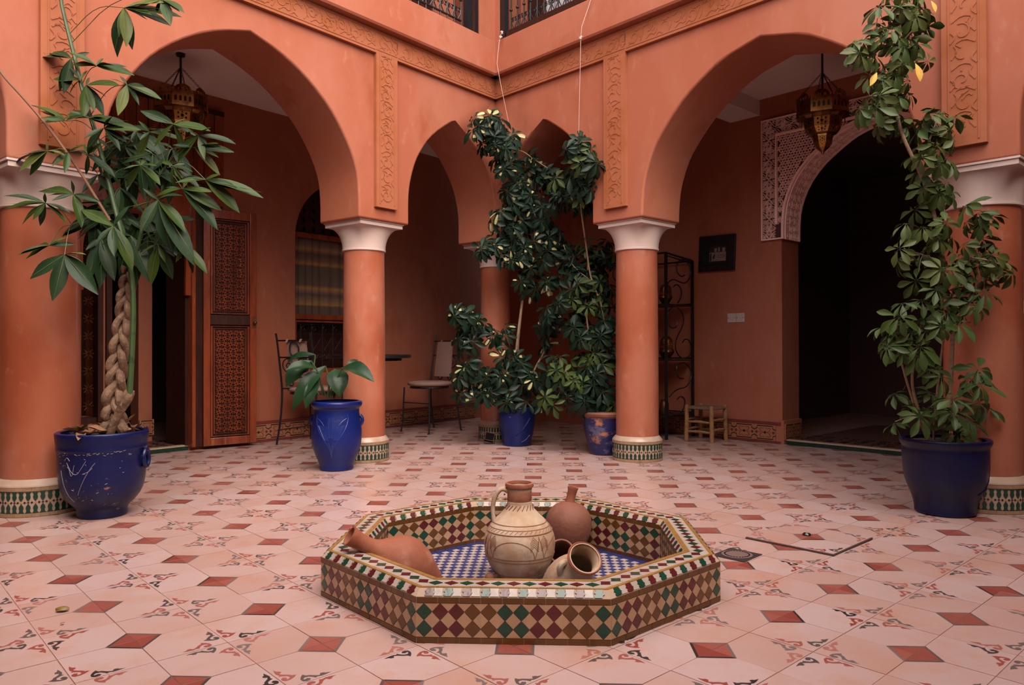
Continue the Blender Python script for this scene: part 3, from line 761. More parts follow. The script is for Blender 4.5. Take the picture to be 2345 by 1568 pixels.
def strip(vis, name, F_, s0, s1, t0, t1, n, mt, h=.0024):
    w = (s1 - s0) / n
    for k in range(n): put(vis, name, [(.0008, .0005), (w - .0008, .0005), (w - .0008, t1 - t0 - .0005), (.0008, t1 - t0 - .0005)], h, mt, F_, s0 + k * w, t0, ('s', round(w, 4), round(t1 - t0, 4)), .0003)
def trapstrip(vis, name, F_, la, lb, t0, t1, L0, H_, n, mt, h=.0022):
    """strip on a mitred rim face: length shrinks from L0 at t=0 by slope"""
    k = math.tan(R(22.5)); a0, a1 = k * t0, k * t1
    for i in range(n):
        u0, u1 = i / n, (i + 1) / n
        def X(u, t): return k * t + u * (L0 - 2 * k * t)
        pts = [(X(u0, t0) + .0008, t0 + .0004), (X(u1, t0) - .0008, t0 + .0004), (X(u1, t1) - .0008, t1 - .0004), (X(u0, t1) + .0008, t1 - .0004)]
        put(vis, name, pts, h, mt, F_, 0, 0, ('t', name, i, round(t0, 4), round(L0, 3), vis))
for k in range(8):
    k1 = (k + 1) % 8
    vo = k in OUTV; vi = k in INV
    # outer face
    F_ = face_frame(ov(k, RO_ - .002, 0), ov(k1, RO_ - .002, 0), ov(k, RO_ - .002, ZM)); wd = (ov(k1, RO_, 0) - ov(k, RO_, 0)).length
    strip(vo, 'brown_tile', F_, .001, wd - .001, .001, .0175, 9, 'z_brown'); strip(vo, 'brown_tile', F_, .001, wd - .001, .1185, .1355, 9, 'z_brown')
    diamonds(vo, F_, wd, .0185, .1178, 12, 2, SEQ, 0)
    # outer chamfer with wavy pieces
    F_ = face_frame(ov(k, RO_ - .002, ZM), ov(k1, RO_ - .002, ZM), ov(k, RT, ZR)); L0 = wd; Hc = (ov(k, RT, ZR) - ov(k, RO_, ZM)).length * .97
    nn = 10; w = (L0 - .02) / nn; hc = .027
    wave = [(-.011, 0), (-.004, 0), (.011, 0), (.013, .007), (.019, .0105), (.012, .016), (.013, .022), (.014, hc - .002), (-.008, hc - .002), (-.007, .020), (-.013, .015), (-.007, .011), (-.013, .005)]
    for i in range(nn):
        c_ = .01 + (i + .5) * w
        mt = 'z_green' if (i + k) % 2 == 0 else 'z_mar'
        put(vo, 'wave_tile', wave, .0020, mt, F_, c_, .001, ('w',), .0003)
    for i in range(nn + 1):
        c_ = .01 + i * w; hw = w / 2 - .0145
        if i in (0, nn): continue
        put(vo, 'white_tile', [(-hw, .0005), (hw, .0005), (hw - .002, .012), (hw, hc - .002), (-hw, hc - .002), (-hw + .002, .010)], .0014, 'z_white', F_, c_, .001, ('wh', round(hw, 4)), .0003)
    # flat rim
    F_ = face_frame(ov(k, RT, ZR - .002), ov(k1, RT, ZR - .002), ov(k, RI, ZR - .002)); L0 = (ov(k1, RT, 0) - ov(k, RT, 0)).length; D_ = (RT - RI) * math.cos(R(22.5))
    trapstrip(True, 'ochre_tile', F_, 0, 0, 0.0005, .013, L0, D_, 11, 'z_ochre'); trapstrip(True, 'ochre_tile', F_, 0, 0, D_ - .0175, D_ - .0005, L0, D_, 8, 'z_ochre')
    m0, m1 = .0145, D_ - .019; kk = math.tan(R(22.5)); tm = (m0 + m1) / 2; Lm = L0 - 2 * kk * tm; nn = 11; w = Lm / nn; hh = (m1 - m0) / 2 - .0115
    for i in range(nn):
        mt = 'z_green' if (i + k) % 2 else 'z_mar'
        put(True, 'rim_diamond', [(-w * .46, 0), (0, -hh), (w * .46, 0), (0, hh)], .0022, mt, F_, kk * tm + (i + .5) * w, tm, ('rd', round(w, 4)), .0003)
    for i in range(nn + 1):
        c_ = kk * tm + i * w
        for sg in (1, -1):
            lim0, lim1 = kk * (tm + sg * (m1 - m0) / 2), L0 - kk * (tm + sg * (m1 - m0) / 2)
            pts = [(c_, tm), (c_ + w * .46, tm + sg * hh), (c_ + w * .49, tm + sg * (m1 - m0) / 2), (c_ - w * .49, tm + sg * (m1 - m0) / 2), (c_ - w * .46, tm + sg * hh)]
            if i == 0: pts = [(c_, tm), (c_ + w * .46, tm + sg * hh), (c_ + w * .49, tm + sg * (m1 - m0) / 2), (max(lim0, 0), tm + sg * (m1 - m0) / 2)]
            if i == nn: pts = [(c_, tm), (lim1, tm + sg * (m1 - m0) / 2), (c_ - w * .49, tm + sg * (m1 - m0) / 2), (c_ - w * .46, tm + sg * hh)]
            if sg < 0: pts = pts[::-1]
            put(True, 'cream_tile', pts, .0014, 'z_white', F_, 0, 0, ('cr', i, sg, 1))
    # inner chamfer
    F_ = face_frame(ov(k, RI, ZR - .002), ov(k1, RI, ZR - .002), ov(k, RB_, ZM)); L0 = (ov(k1, RI, 0) - ov(k, RI, 0)).length
    nn = 9; w = (L0 - .016) / nn
    wave2 = [(a * .95, b * .9) for a, b in wave]
    for i in range(nn):
        put(vi, 'wave_tile', wave2, .0020, 'z_green' if (i + k) % 2 else 'z_mar', F_, .008 + (i + .5) * w, .001, ('w2',), .0003)
    for i in range(1, nn):
        hw = w / 2 - .0135
        put(vi, 'white_tile', [(-hw, .0005), (hw, .0005), (hw - .002, .011), (hw, .0225), (-hw, .0225), (-hw + .002, .010)], .0014, 'z_white', F_, .008 + i * w, .001, ('wh2', round(hw, 4)), .0003)
    # inner wall
    F_ = face_frame(ov(k1, RB_ + .002, ZF), ov(k, RB_ + .002, ZF), ov(k1, RB_, ZM)); wd = (ov(k1, RB_, 0) - ov(k, RB_, 0)).length; hI = ZM - ZF
    strip(vi, 'edge_tile', F_, .001, wd - .001, .001, .015, 9, 'z_brown'); strip(vi, 'edge_tile', F_, .001, wd - .001, hI - .018, hI - .002, 9, 'z_brown')
    diamonds(vi, F_, wd, .016, hI - .019, 9, 3, ['z_mar', 'z_mar', 'z_green', 'z_green', 'z_brown', 'z_brown'], k)
# blue and white check on the basin floor
def inoct(x, y, r): 
    for q in range(8):
        a = A0 + (q + .5) * PI / 4
        if x * math.cos(a) + y * math.sin(a) > r * math.cos(R(22.5)): return False
    return True
ck = .0285; cellb = []
for i in range(-22, 23):
    for j in range(-22, 23):
        x, y = i * ck, j * ck
        if inoct(x, y, RB_ - .045): cellb.append((i, j, x, y))
Fz = T((0, 0, ZF))
nb = 0
cellb.sort(key=lambda c: -(c[2] * 0 + c[3] * 1 + c[2]))
def hiddenfloor(x, y): return x * fw2[0] + y * fw2[1] < -.22
for i, j, x, y in cellb:
    pts = [(-ck / 2 + .0008, -ck / 2 + .0008), (ck / 2 - .0008, -ck / 2 + .0008), (ck / 2 - .0008, ck / 2 - .0008), (-ck / 2 + .0008, ck / 2 - .0008)]
    blue = (i + j) % 2 == 0
    v = not hiddenfloor(x, y) and nb < 298 and blue
    if v: nb += 1
    put(v, 'blue_tile' if blue else 'pale_tile', pts, .002, 'z_blue' if blue else 'z_white', Fz, x, y, ('ck',), .0003)
for k in range(8):
    F_ = face_frame(ov(k, RB_, ZF), ov((k + 1) % 8, RB_, ZF), Vector((0, 0, ZF)))
    trapstrip(False, 'blue_border', F_, 0, 0, .001, .034, (ov(1, RB_, 0) - ov(0, RB_, 0)).length, 0, 8, 'z_blue', .002)
byname = {}
for (nm, mt), j in joins.items():
    b, ms = byname.setdefault(nm, (MB(), [])); 
    if mt not in ms: ms.append(mt)
    o = len(b.v); b.v += j.v; b.f += [[a + o for a in f] for f in j.f]; b.m += [ms.index(mt)] * len(j.f)
for nm, (b, ms) in byname.items(): stuff(b.build(nm, [M[x] for x in ms], fo))

# ------------------------------------------------------------------ clay jars in the basin
def hang(prof, n, mt, name, root, M_=None, thick=.006):
    """hollow vessel: outer profile then back down inside"""
    inner = [(max(r_ - thick, .004), z) for r_, z in prof[::-1]]
    inner[0] = (prof[-1][0] - thick, prof[-1][1]); inner[-1] = (0.002, prof[0][1] + thick)
    return MB().lathe([(0.002, prof[0][1])] + prof + inner, n).build(name, mt, root, True, 50, M_)
D = 2.925; base = at(1190, 1330, D); jx, jy = at(1190, 1290, D).x, at(1190, 1290, D).y
j1 = thing('handled_jar', 'tall pale clay jar with one handle and incised bands, standing in the basin', 'jar', T((jx, jy, ZF + .002)) @ Rz(R(-42.3)), 'clay vessels in the basin')
prof = smoothline([(.072, 0), (.085, .012), (.105, .035), (.128, .075), (.139, .125), (.137, .165), (.122, .20), (.098, .228), (.072, .253), (.053, .275), (.046, .300), (.046, .328), (.049, .350), (.052, .356), (.052, .366)], 2)
hang(prof, 56, M['clay_pale'], 'body', j1)
MB().lathe([(.0495, .352), (.0545, .354), (.056, .36), (.0545, .368), (.046, .370), (.044, .36)], 40, cap=False).build('rim', M['clay_red'], j1, True)
MB().lathe([(.0465, .300), (.0475, .302), (.0475, .340), (.0465, .343)], 40, cap=False).build('neck_wash', M['clay_red'], j1, True)
hp = smoothline([(-.045, 0, .338), (-.070, 0, .348), (-.092, 0, .325), (-.104, 0, .285), (-.103, -.005, .245), (-.098, -.01, .215), (-.092, -.012, .196)], 2)
MB().tube(hp, [.013] * 3 + [.0115] * (len(hp) - 6) + [.014] * 3, 10, flatten=.8).build('handle', M['clay_pale'], j1, True)
rv = MB()
for zz, rr_ in ((.293, .0475), (.222, .104), (.208, .1155), (.192, .127), (.104, .1355), (.092, .1325), (.03, .1025)): rv.lathe([(rr_ - .002, zz - .0012), (rr_ + .0012, zz), (rr_ - .002, zz + .0012)], 48)
def onjar(a, z):
    for (r0_, z0_), (r1_, z1_) in zip(prof, prof[1:]):
        if z0_ <= z <= z1_ and z1_ > z0_: rr_ = r0_ + (r1_ - r0_) * (z - z0_) / (z1_ - z0_); break
    return Vector((rr_ * math.cos(a) * 1.004, rr_ * math.sin(a) * 1.004, z))
for q in range(4):
    ac = R(-90 + q * 90 - 12)
    rv.tube([onjar(ac + .62 * math.cos(t), .108 + .062 * math.sin(t)) for t in [PI * k / 14 for k in range(15)]], .0012, 4, cap=False)
    for s_ in (1, -1):
        for u in range(5): rv.tube([onjar(ac + s_ * (.50 + .05 * k), .150 + .008 * u - .009 * abs(k - 2) + .002 * k) for k in range(6)], .0009, 3, cap=False)
        rv.tube([onjar(ac + s_ * (.64 + .03 * k), .105 + .016 * k) for k in range(6)], .0012, 4, cap=False)
for k in range(40):
    a = 2 * PI * k / 40
    rv.tube([onjar(a, .196), onjar(a + .10, .205)], .0009, 3, cap=False)
    if k % 2: rv.tube([onjar(a, .270), onjar(a + .25, .288)], .0018, 4, cap=False)
stuff(rv.build('incised_lines', M['clay_line'], j1))
hl = MB()
for px_, z in ((-.060, .326), (-.094, .208)): hl.sphere((px_ + .002, -.012, z), .0035, 8, 5)
hl.build('handle_hole', M['z_black'], j1)

def axisM(p0, p1):
    d = (p1 - p0).normalized(); q = d.to_track_quat('Z', 'Y'); m = q.to_matrix().to_4x4(); m.translation = p0; return m, (p1 - p0).length
# amphora leaning on the left rim
mouth = at(800, 1226, 2.60); tail = at(1006, 1338, 2.73)
AM, AL = axisM(tail, mouth)
j2 = thing('long_necked_jar', 'reddish clay jar with long neck, lying with its mouth on the left rim', 'jar', AM, 'clay vessels in the basin')
pf = smoothline([(.012, .0), (.032, .008), (.055, AL * .12), (.088, AL * .26), (.104, AL * .40), (.098, AL * .52), (.064, AL * .64), (.035, AL * .73), (.028, AL * .82), (.029, AL * .91), (.034, AL * .965), (.036, AL)], 2)
hang(pf, 48, M['clay_red'], 'body', j2)
# round flask behind
fl = at(1302, 1200, 3.33)
j3 = thing('round_flask', 'round red-brown clay flask with a narrow neck, behind the tall jar', 'flask', T((fl.x, fl.y, ZF + .002)) @ Ry(R(0)), 'clay vessels in the basin')
pf = smoothline([(.03, 0), (.055, .006), (.088, .045), (.104, .105), (.098, .155), (.07, .192), (.036, .208), (.020, .214)], 2)
MB().lathe([(0.001, 0)] + pf + [(.018, .214)], 48).build('body', M['clay_dark'], j3, True, 50)
MB().lathe([(.022, .0), (.020, .03), (.020, .055), (.024, .068), (.0235, .074), (.017, .073), (.014, .05), (.012, .01)], 28).build('neck', M['clay_red'], j3, True, 50, T((.004, -.004, .205)) @ Rz(R(-42.3)) @ Ry(R(12)))
# wide-mouthed jug lying towards the viewer
mo_ = at(1340, 1277, 2.62); bo_ = at(1287, 1352, 2.80)
JM, JL = axisM(bo_, mo_)
j4 = thing('wide_mouthed_jug', 'pale clay jug lying on its side, wide dark mouth turned to the viewer', 'jug', JM, 'clay vessels in the basin')
pf = smoothline([(.02, -.05), (.05, -.046), (.082, -.01), (.090, JL * .28), (.080, JL * .52), (.058, JL * .70), (.048, JL * .82), (.052, JL * .93), (.060, JL * .98), (.059, JL)], 2)
hang(pf, 48, M['clay_pale'], 'body', j4)
MB().lathe([(.054, JL * .93), (.062, JL * .965), (.0635, JL * .99), (.060, JL * 1.01), (.053, JL * .99)], 44, cap=False).build('rim', M['clay_red'], j4, True)
inv_ = JM.inverted()
hpts = [inv_ @ at(px, py, d) for px, py, d in ((1305, 1287, 2.67), (1288, 1288, 2.645), (1281, 1303, 2.65), (1287, 1322, 2.68), (1300, 1334, 2.72))]
MB().tube(smoothline([tuple(p) for p in hpts], 2), .0125, 10).build('handle', M['clay_pale'], j4, True)
# a jar in the shade between them
mo2 = at(1286, 1262, 3.03); bo2 = at(1284, 1288, 3.15); KM, KL = axisM(bo2, mo2)
j5 = thing('shaded_jar', 'small clay jar lying in shade between the tall jar and the flask', 'jar', KM, 'clay vessels in the basin')
hang(smoothline([(.03, -.02), (.05, -.01), (.056, KL * .35), (.05, KL * .75), (.047, KL * .9), (.052, KL)], 2), 36, M['clay_dark'], 'body', j5)
st_ = at(1122, 1322, 2.86)
s5 = MB().lathe([(.001, 0), (.016, .001), (.021, .012), (.019, .028), (.012, .036), (.001, .038)], 20).build('clay_stopper', M['clay_dark'], None, True, 60, T((st_.x, st_.y, ZF + .002)))
tag(s5, 'small dark clay knob lying at the left foot of the tall jar', 'stopper')
# ------------------------------------------------------------------ doors, windows and ironwork of the left gallery
def lattice(b, x0, x1, z0, z1, cell, h0, h1, w=.0045):
    """interlaced strapwork: eight-point knots joined by short straps"""
    nx = max(1, round((x1 - x0) / cell)); nz = max(1, round((z1 - z0) / cell)); cx, cz = (x1 - x0) / nx, (z1 - z0) / nz
    for i in range(nx):
        for j in range(nz):
            x, z = x0 + (i + .5) * cx, z0 + (j + .5) * cz; k = 1 if (i + j) % 2 else 0
            b.ribbon([(x + cx * .30 * math.cos(a + k * PI / 4), z + cz * .30 * math.sin(a + k * PI / 4)) for a in [q * PI / 2 for q in range(4)]], w, h0, h1, UP, closed=True)
            for q in range(4):
                a = q * PI / 2 + k * PI / 4; c, s = math.cos(a), math.sin(a)
                b.ribbon([(x + cx * .30 * c, z + cz * .30 * s), (x + cx * .52 * c - cx * .1 * s, z + cz * .52 * s + cz * .1 * c)], w, h0, h1, UP)
                b.ribbon([(x + cx * .14 * c, z + cz * .14 * s), (x + cx * .36 * (c - s), z + cz * .36 * (s + c))], w, h0, h1, UP)
def panelled_door(name, FM, x, y, ang, wd, h, label_kind=None):
    root = MB().box(0, wd, 0, .012, .028, h).build(name, M['wood_dark'], None, M=FM @ T((x, y, 0)) @ Rz(ang)); struct(root)  # backing in dark wood, putting shade behind the straps into its colour
    for a, c, nm in ((0, wd * .125, 'stile'), (wd * .875, wd, 'stile')): bevel(MB().box(a, c, -.022, .02, .028, h).build(nm, M['wood'], root), .004)
    for a, c in ((.028, .095), (1.065, 1.15), (h - .075, h)):
        bevel(MB().box(wd * .125, wd * .875, -.020, .018, a, c).build('rail', M['wood_dark'] if 1 < a < 1.1 else M['wood'], root), .004)
    for z0, z1 in ((.095, 1.065), (1.15, h - .075)):
        pn = MB(); x0, x1 = wd * .125, wd * .875
        pn.ribbon([(x0 + .012, z0 + .012), (x1 - .012, z0 + .012), (x1 - .012, z1 - .012), (x0 + .012, z1 - .012)], .016, .0, .017, UP, closed=True)
        pn.ribbon([(x0 + .034, z0 + .034), (x1 - .034, z0 + .034), (x1 - .034, z1 - .034), (x0 + .034, z1 - .034)], .008, .0, .012, UP, closed=True)
        p_ = bevel(pn.build('panel_moulding', M['wood'], root), .003)
        lt = MB(); lattice(lt, x0 + .045, x1 - .045, z0 + .045, z1 - .045, .048, .0, .015, .006)
        stuff(lt.build('strapwork', M['wood'], root))
    kb = MB().sphere((0, 0, 0), .016, 12, 8); kb.tube([(0, 0, 0), (0, .03, 0)], .006, 8)
    kb.box(-.016, .02, .022, .030, -.05, .05)
    kb.build('door_handle', M['brass_dark'], root, True, 40, T((wd * .955, -.048, 1.09)))
    return root
panelled_door('door_1', ML, -.478, 1.535, R(-12.5), .452, 2.06)
panelled_door('door_2', ML, -2.42, 1.50, R(0), .455, 2.06)
jm = struct(MB().box(-.575, -.545, 1.53, 1.62, .03, 2.08).build('trim_4', M['wood'], None, M=ML))
MB().box(-.545, -.475, 1.545, 1.63, .03, 2.08).build('rebate', M['wood_dark'], jm)
MB().box(-.60, -.572, 1.602, 1.93, .04, 2.02).build('door_lining', M['wood_dark'], jm)
# carved wooden screen with a scalloped arch above the doorway
def scallop(xl, xr, z0, z1, n):
    pts = []; hw = (xr - xl) / 2; c = (xl + xr) / 2
    for i in range(n * 6 + 1):
        t = i / (n * 6); x = xl + (xr - xl) * t; z = z0 + (z1 - z0) * math.sqrt(max(0, 1 - ((x - c) / hw) ** 2)) ** .8
        lob = .028 * abs(math.sin(PI * n * t)); dx, dz = (x - c) / hw, .8
        pts.append((x + dx * lob * (1 if 0 < t < 1 else 0), z + dz * lob))
    return pts
so_ = scallop(-1.42, -.62, 1.31, 2.12, 13)
scr = struct(MB().holes([(-1.60, 1.31), (-1.42, 1.31)] + so_[1:-1] + [(-.62, 1.31), (-.575, 1.31), (-.575, 2.10), (-.275, 2.10), (-.275, 2.93), (-1.60, 2.93)], [], -1.585, -1.555, UP).build('trim_5', M['wood'], None, M=ML))
sb = MB()
for k in range(1, 14): sb.box(-1.6 + k * .095, -1.596 + k * .095, 1.550, 1.557, 2.30, 2.93)
sb.box(-1.6, -.275, 1.545, 1.557, 2.24, 2.28); sb.box(-1.6, -.275, 1.545, 1.557, 2.89, 2.93)
sb.build('batten', M['wood_dark'], scr)
sb = MB()
for a, b_ in zip(so_, so_[1:]): pass
for k in range(0, len(so_) - 3, 3):
    x, z = so_[k]; dx, dz = x + 1.02, z - 1.3; l = math.hypot(dx, dz) or 1
    sb.ribbon(spiral(x + dx / l * .045, z + dz / l * .045, .004, .020, k, k + 8, 9), .005, -1.556, -1.549, UP)
stuff(sb.build('carving', M['wood'], scr))
ip = MB().box(-.715, -.595, 2.2, 2.35, .03, 3.0).build('trim_6', M['plaster'], None, M=ML); struct(ip)
inst('baseboard_tile', bbm, ip, T((-.715, 2.19, .09)) @ Matrix.Diagonal((.62, 1, 1, 1)))
# window with striped curtain, iron grille below, pierced board above
w1 = struct(MB().box(.47, 1.55, 1.80, 1.83, .60, 2.6).build('window_1', M['wood_dark'], None, M=ML))
fr = MB(); fr.box(.49, 1.53, 1.66, 1.72, 1.145, 1.195); fr.box(.49, .55, 1.66, 1.72, .62, 1.15); fr.box(1.48, 1.53, 1.66, 1.72, .62, 1.15); fr.box(.49, 1.53, 1.66, 1.72, .62, .66)
fr.box(.55, 1.48, 1.67, 1.69, 1.115, 1.135); fr.box(.49, 1.53, 1.69, 1.72, 1.95, 2.0); fr.box(.49, .565, 1.70, 1.75, 1.19, 1.97)
bevel(fr.build('window_frame', M['wood'], w1), .004)
cm = bpy.data.materials.new('striped_curtain'); cm.use_nodes = True; nt = cm.node_tree; b_ = nt.nodes['Principled BSDF']; b_.inputs['Roughness'].default_value = .9
tc = nt.nodes.new('ShaderNodeTexCoord'); sx = nt.nodes.new('ShaderNodeSeparateXYZ'); nt.links.new(tc.outputs['Object'], sx.inputs[0])
mr = nt.nodes.new('ShaderNodeMapRange'); mr.inputs['From Min'].default_value = 1.18; mr.inputs['From Max'].default_value = 1.96; nt.links.new(sx.outputs['Z'], mr.inputs['Value'])
rp = nt.nodes.new('ShaderNodeValToRGB'); nt.links.new(mr.outputs[0], rp.inputs[0]); nt.links.new(rp.outputs[0], b_.inputs['Base Color'])
cols = [(0, (.10, .06, .045)), (.13, (.10, .06, .045)), (.15, (.32, .15, .04)), (.20, (.20, .12, .07)), (.28, (.10, .055, .045)), (.33, (.22, .13, .08)), (.36, (.34, .17, .05)), (.40, (.12, .08, .06)), (.55, (.11, .075, .055)), (.64, (.11, .075, .055)), (.67, (.36, .17, .05)), (.72, (.16, .09, .06)), (.80, (.10, .05, .04)), (.86, (.30, .16, .07)), (.92, (.14, .08, .06)), (1, (.10, .05, .04))]
while len(rp.color_ramp.elements) < len(cols): rp.color_ramp.elements.new(.5)
for e, (p, c) in zip(rp.color_ramp.elements, cols): e.position = p; e.color = (*c, 1)
cu = MB(); nx = 90; vs = []
for j in range(9):
    for i in range(nx + 1):
        x = .575 + .9 * i / nx; vs.append((x, 1.745 + .012 * math.sin(x * 62 + math.sin(x * 9) * 2) + .006 * math.sin(x * 23), 1.185 + j * .0965))
fs = [(j * (nx + 1) + i, j * (nx + 1) + i + 1, (j + 1) * (nx + 1) + i + 1, (j + 1) * (nx + 1) + i) for j in range(8) for i in range(nx)]
cu.add(vs, fs).build('curtain', cm, w1, True, 180)
gb = MB()
for k in range(7):
    x = .62 + k * .13
    gb.tube([(x, 1.70, .66), (x, 1.70, 1.115)], .005, 6)
    for sx_ in (1, -1):
        gb.tube([(x + .065 + sx_ * p[0], 1.70, p[1]) for p in spiral(.03, 1.055, .006, .030, 0 if sx_ > 0 else 1, 8.6, 18)], .0035, 5)
        gb.tube([(x + .065 + sx_ * p[0], 1.70, p[1]) for p in spiral(.03, .78, .006, .030, 3, 11, 18)], .0035, 5)
    gb.tube([(x + .02, 1.70, .96), (x + .065, 1.70, .90), (x + .11, 1.70, .96)], .0035, 5); gb.tube([(x + .02, 1.70, .84), (x + .065, 1.70, .90), (x + .11, 1.70, .84)], .0035, 5)
for z in (1.10, 1.005, .72): gb.tube([(.55, 1.70, z), (1.48, 1.70, z)], .005, 6)
gb.build('iron_grille', M['iron'], w1, True)
pb = MB(); hs = []
for i in range(9):
    for j in range(5):
        x, z = .56 + i * .115, 2.04 + j * .095
        if ((x - 1.01) / .48) ** 2 + ((z - 1.98) / .5) ** 2 < .85: hs.append([(x + .02 * math.cos(a) , z + .028 * math.sin(a)) for a in [-k * PI / 3 for k in range(6)]])
pb.holes(rect(.49, 1.53, 1.99, 2.56), hs, -1.735, -1.72, UP); pb.build('pierced_board', M['wood_dark'], w1)
# second window: black grille with stars beside the doorway
w2 = struct(MB().box(-2.35, -1.24, 1.86, 1.89, .28, 2.25).build('window_2', M['wood_dark'], None, M=ML))
gb = MB()
for k in range(9): gb.box(-2.30 + k * .125, -2.285 + k * .125, 1.62, 1.64, .33, 2.2)
for k in range(12):
    for q in range(8):
        x, z = -2.23 + q * .125, .42 + k * .135
        for a in range(8):
            c, s = math.cos(a * PI / 4), math.sin(a * PI / 4); gb.tube([(x + .012 * c, 1.63, z + .012 * s), (x + .042 * c, 1.63, z + .042 * s)], .0045, 4)
gb.build('iron_grille', M['brass_dark'], w2)
fr = MB(); fr.box(-1.31, -1.27, 1.57, 1.66, .30, 2.2); fr.box(-2.3, -1.27, 1.59, 1.66, .29, .335); fr.box(-1.245, -1.205, 1.57, 1.66, .40, 2.0)
fr.build('window_frame', M['wood_dark'], w2)

# ------------------------------------------------------------------ lanterns
def lantern(FM, x, y, ztop, zc, label):
    root = thing('hanging_lantern', label, 'lantern', FM @ T((x, y, zc)), 'pierced brass lanterns under the arches')
    h = ztop - zc
    MB().tube([(0, 0, .13), (0, 0, h)], .0085, 10).build('rod', M['iron'], root, True)
    MB().lathe([(.0, h - .03), (.03, h - .02), (.034, h), (.0, h)], 16).build('ceiling_rose', M['iron'], root, True)
    R8 = .192; crown = []
    for k in range(8):
        a = k * PI / 4 + PI / 8; ap = R8 * math.cos(PI / 8); hwid = R8 * math.sin(PI / 8)
        Mk = Rz(a) @ T((0, -ap, 0))
        dome = [(hwid * math.cos(t) * .8, .10 + .055 * math.sin(t)) for t in [PI * q / 8 for q in range(9)]]
        out = [(-hwid, 0), (hwid, 0), (hwid, .115), (hwid * .9, .10)] + dome + [(-hwid * .9, .10), (-hwid, .115)]
        hs = []
        for q in range(4):
            cx = (-.66 + q * .44) * hwid; hs.append([(cx - .009, .028), (cx - .009, .058), (cx, .070), (cx + .009, .058), (cx + .009, .028)])
        for q in (-1, 0, 1): hs.append([(q * hwid * .33 + .011 * math.cos(t), .115 + .012 * math.sin(t)) for t in [2 * PI * s / 6 for s in range(6)]])
        p = MB().holes(out, hs, 0, .003, UP); p.box(-hwid, hwid, -.006, .0, -.004, .010); p.box(-hwid, hwid, -.006, .0, .082, .089)
        p.build('crown_panel', M['brass'], root, M=Mk)
        g = MB().box(-hwid * .8, hwid * .8, .004, .006, .02, .075).build('glass_pane', M['glass_red'] if k % 2 else M['z_green'], root, M=Mk)
    fl = MB(); fl.lathe([(R8 * .98, -.006), (R8 * .90, -.012), (.152, -.03), (.145, -.03), (R8 * .86, -.008)], 8); fl.build('crown_tray', M['brass_dark'], root, False, M=Rz(PI / 8 * 0 + PI / 2 - PI / 8))
    def bowl(name, prof, zoff):
        for k in range(8):
            a = k * PI / 4 + PI / 8; b = MB()
            for (r0, z0), (r1, z1) in zip(prof, prof[1:]):
                sl = math.hypot((r1 - r0) * math.cos(PI / 8), z1 - z0); w0, w1_ = r0 * math.sin(PI / 8), r1 * math.sin(PI / 8)
                out = [(-w0, 0), (w0, 0), (w1_, sl), (-w1_, sl)]; hs = []
                m = min(w0, w1_)
                if m > .012:
                    for (fx, fy, rr_) in ((0, .5, .22), (-.5, .28, .13), (.5, .28, .13), (-.5, .72, .13), (.5, .72, .13), (0, .15, .1), (0, .85, .1)):
                        ww = w0 + (w1_ - w0) * fy; rq = rr_ * m; hs.append([(fx * ww + rq * math.cos(t), fy * sl + rq * 1.2 * math.sin(t)) for t in [2 * PI * q / 6 for q in range(6)]])
                tilt = math.atan2((r1 - r0) * math.cos(PI / 8), z1 - z0)
                b.holes(out, hs, 0, .002, T((0, -r0 * math.cos(PI / 8), z0)) @ Rx(tilt) @ UP)
            b.build(name, M['brass'], root, M=Rz(a))
    bowl('upper_bowl', [(.060, -.155), (.100, -.135), (.132, -.095), (.146, -.03)], 0)
    bowl('lower_bowl', [(.010, -.268), (.046, -.238), (.068, -.20), (.074, -.16)], 0)
    MB().lathe([(.06, -.162), (.080, -.160), (.080, -.150), (.06, -.148)], 8).build('collar', M['brass'], root)
    MB().lathe([(.0, -.315), (.004, -.31), (.003, -.29), (.010, -.28), (.012, -.268), (.009, -.258), (0, -.255)], 14).build('finial', M['brass'], root, True)
    MB().lathe([(.0, -.24), (.035, -.22), (.05, -.16), (.09, -.10), (.10, -.035), (0, -.03)], 16).build('glass_liner', mat('amber_glass', (.05, .015, .008), .3), root, True)
    pn = MB()
    for k in range(8):
        a = k * PI / 4; pn.tube([(.165 * math.cos(a), .165 * math.sin(a), -.01), (.165 * math.cos(a), .165 * math.sin(a), -.055)], .004, 5)
    pn.build('pendant', M['brass'], root)
    for k in range(4):
        a = k * PI / 2 + PI / 4; ch = MB(); n = 24
        for i in range(n):
            t0, t1 = i / n, (i + 1.25) / n
            q0 = Vector((R8 * math.cos(a) * (1 - t0), R8 * math.sin(a) * (1 - t0), .12 + (.33 - .12) * t0)); q1 = Vector((R8 * math.cos(a) * (1 - t1), R8 * math.sin(a) * (1 - t1), .12 + (.33 - .12) * t1))
            mid = (q0 + q1) / 2; d = (q1 - q0) / 2; s = (Vector((0, 0, 1)).cross(d).normalized() if i % 2 else Vector((0, 0, 1)).cross(d).cross(d).normalized()) * .006
            ch.tube([mid + d * math.cos(t) + s * math.sin(t) for t in [2 * PI * q / 8 for q in range(9)]], .0018, 4, cap=False)
        stuff(ch.build('chain', M['iron'], root))
    return root
lantern(ML, -1.0, .9, 3.067, 2.635, 'pierced brass lantern hanging in the left arch, one side gleaming gold')
lantern(MR, 1.055, .9, 3.112, 2.60, 'dark brass lantern hanging in the right arch before the carved doorway')

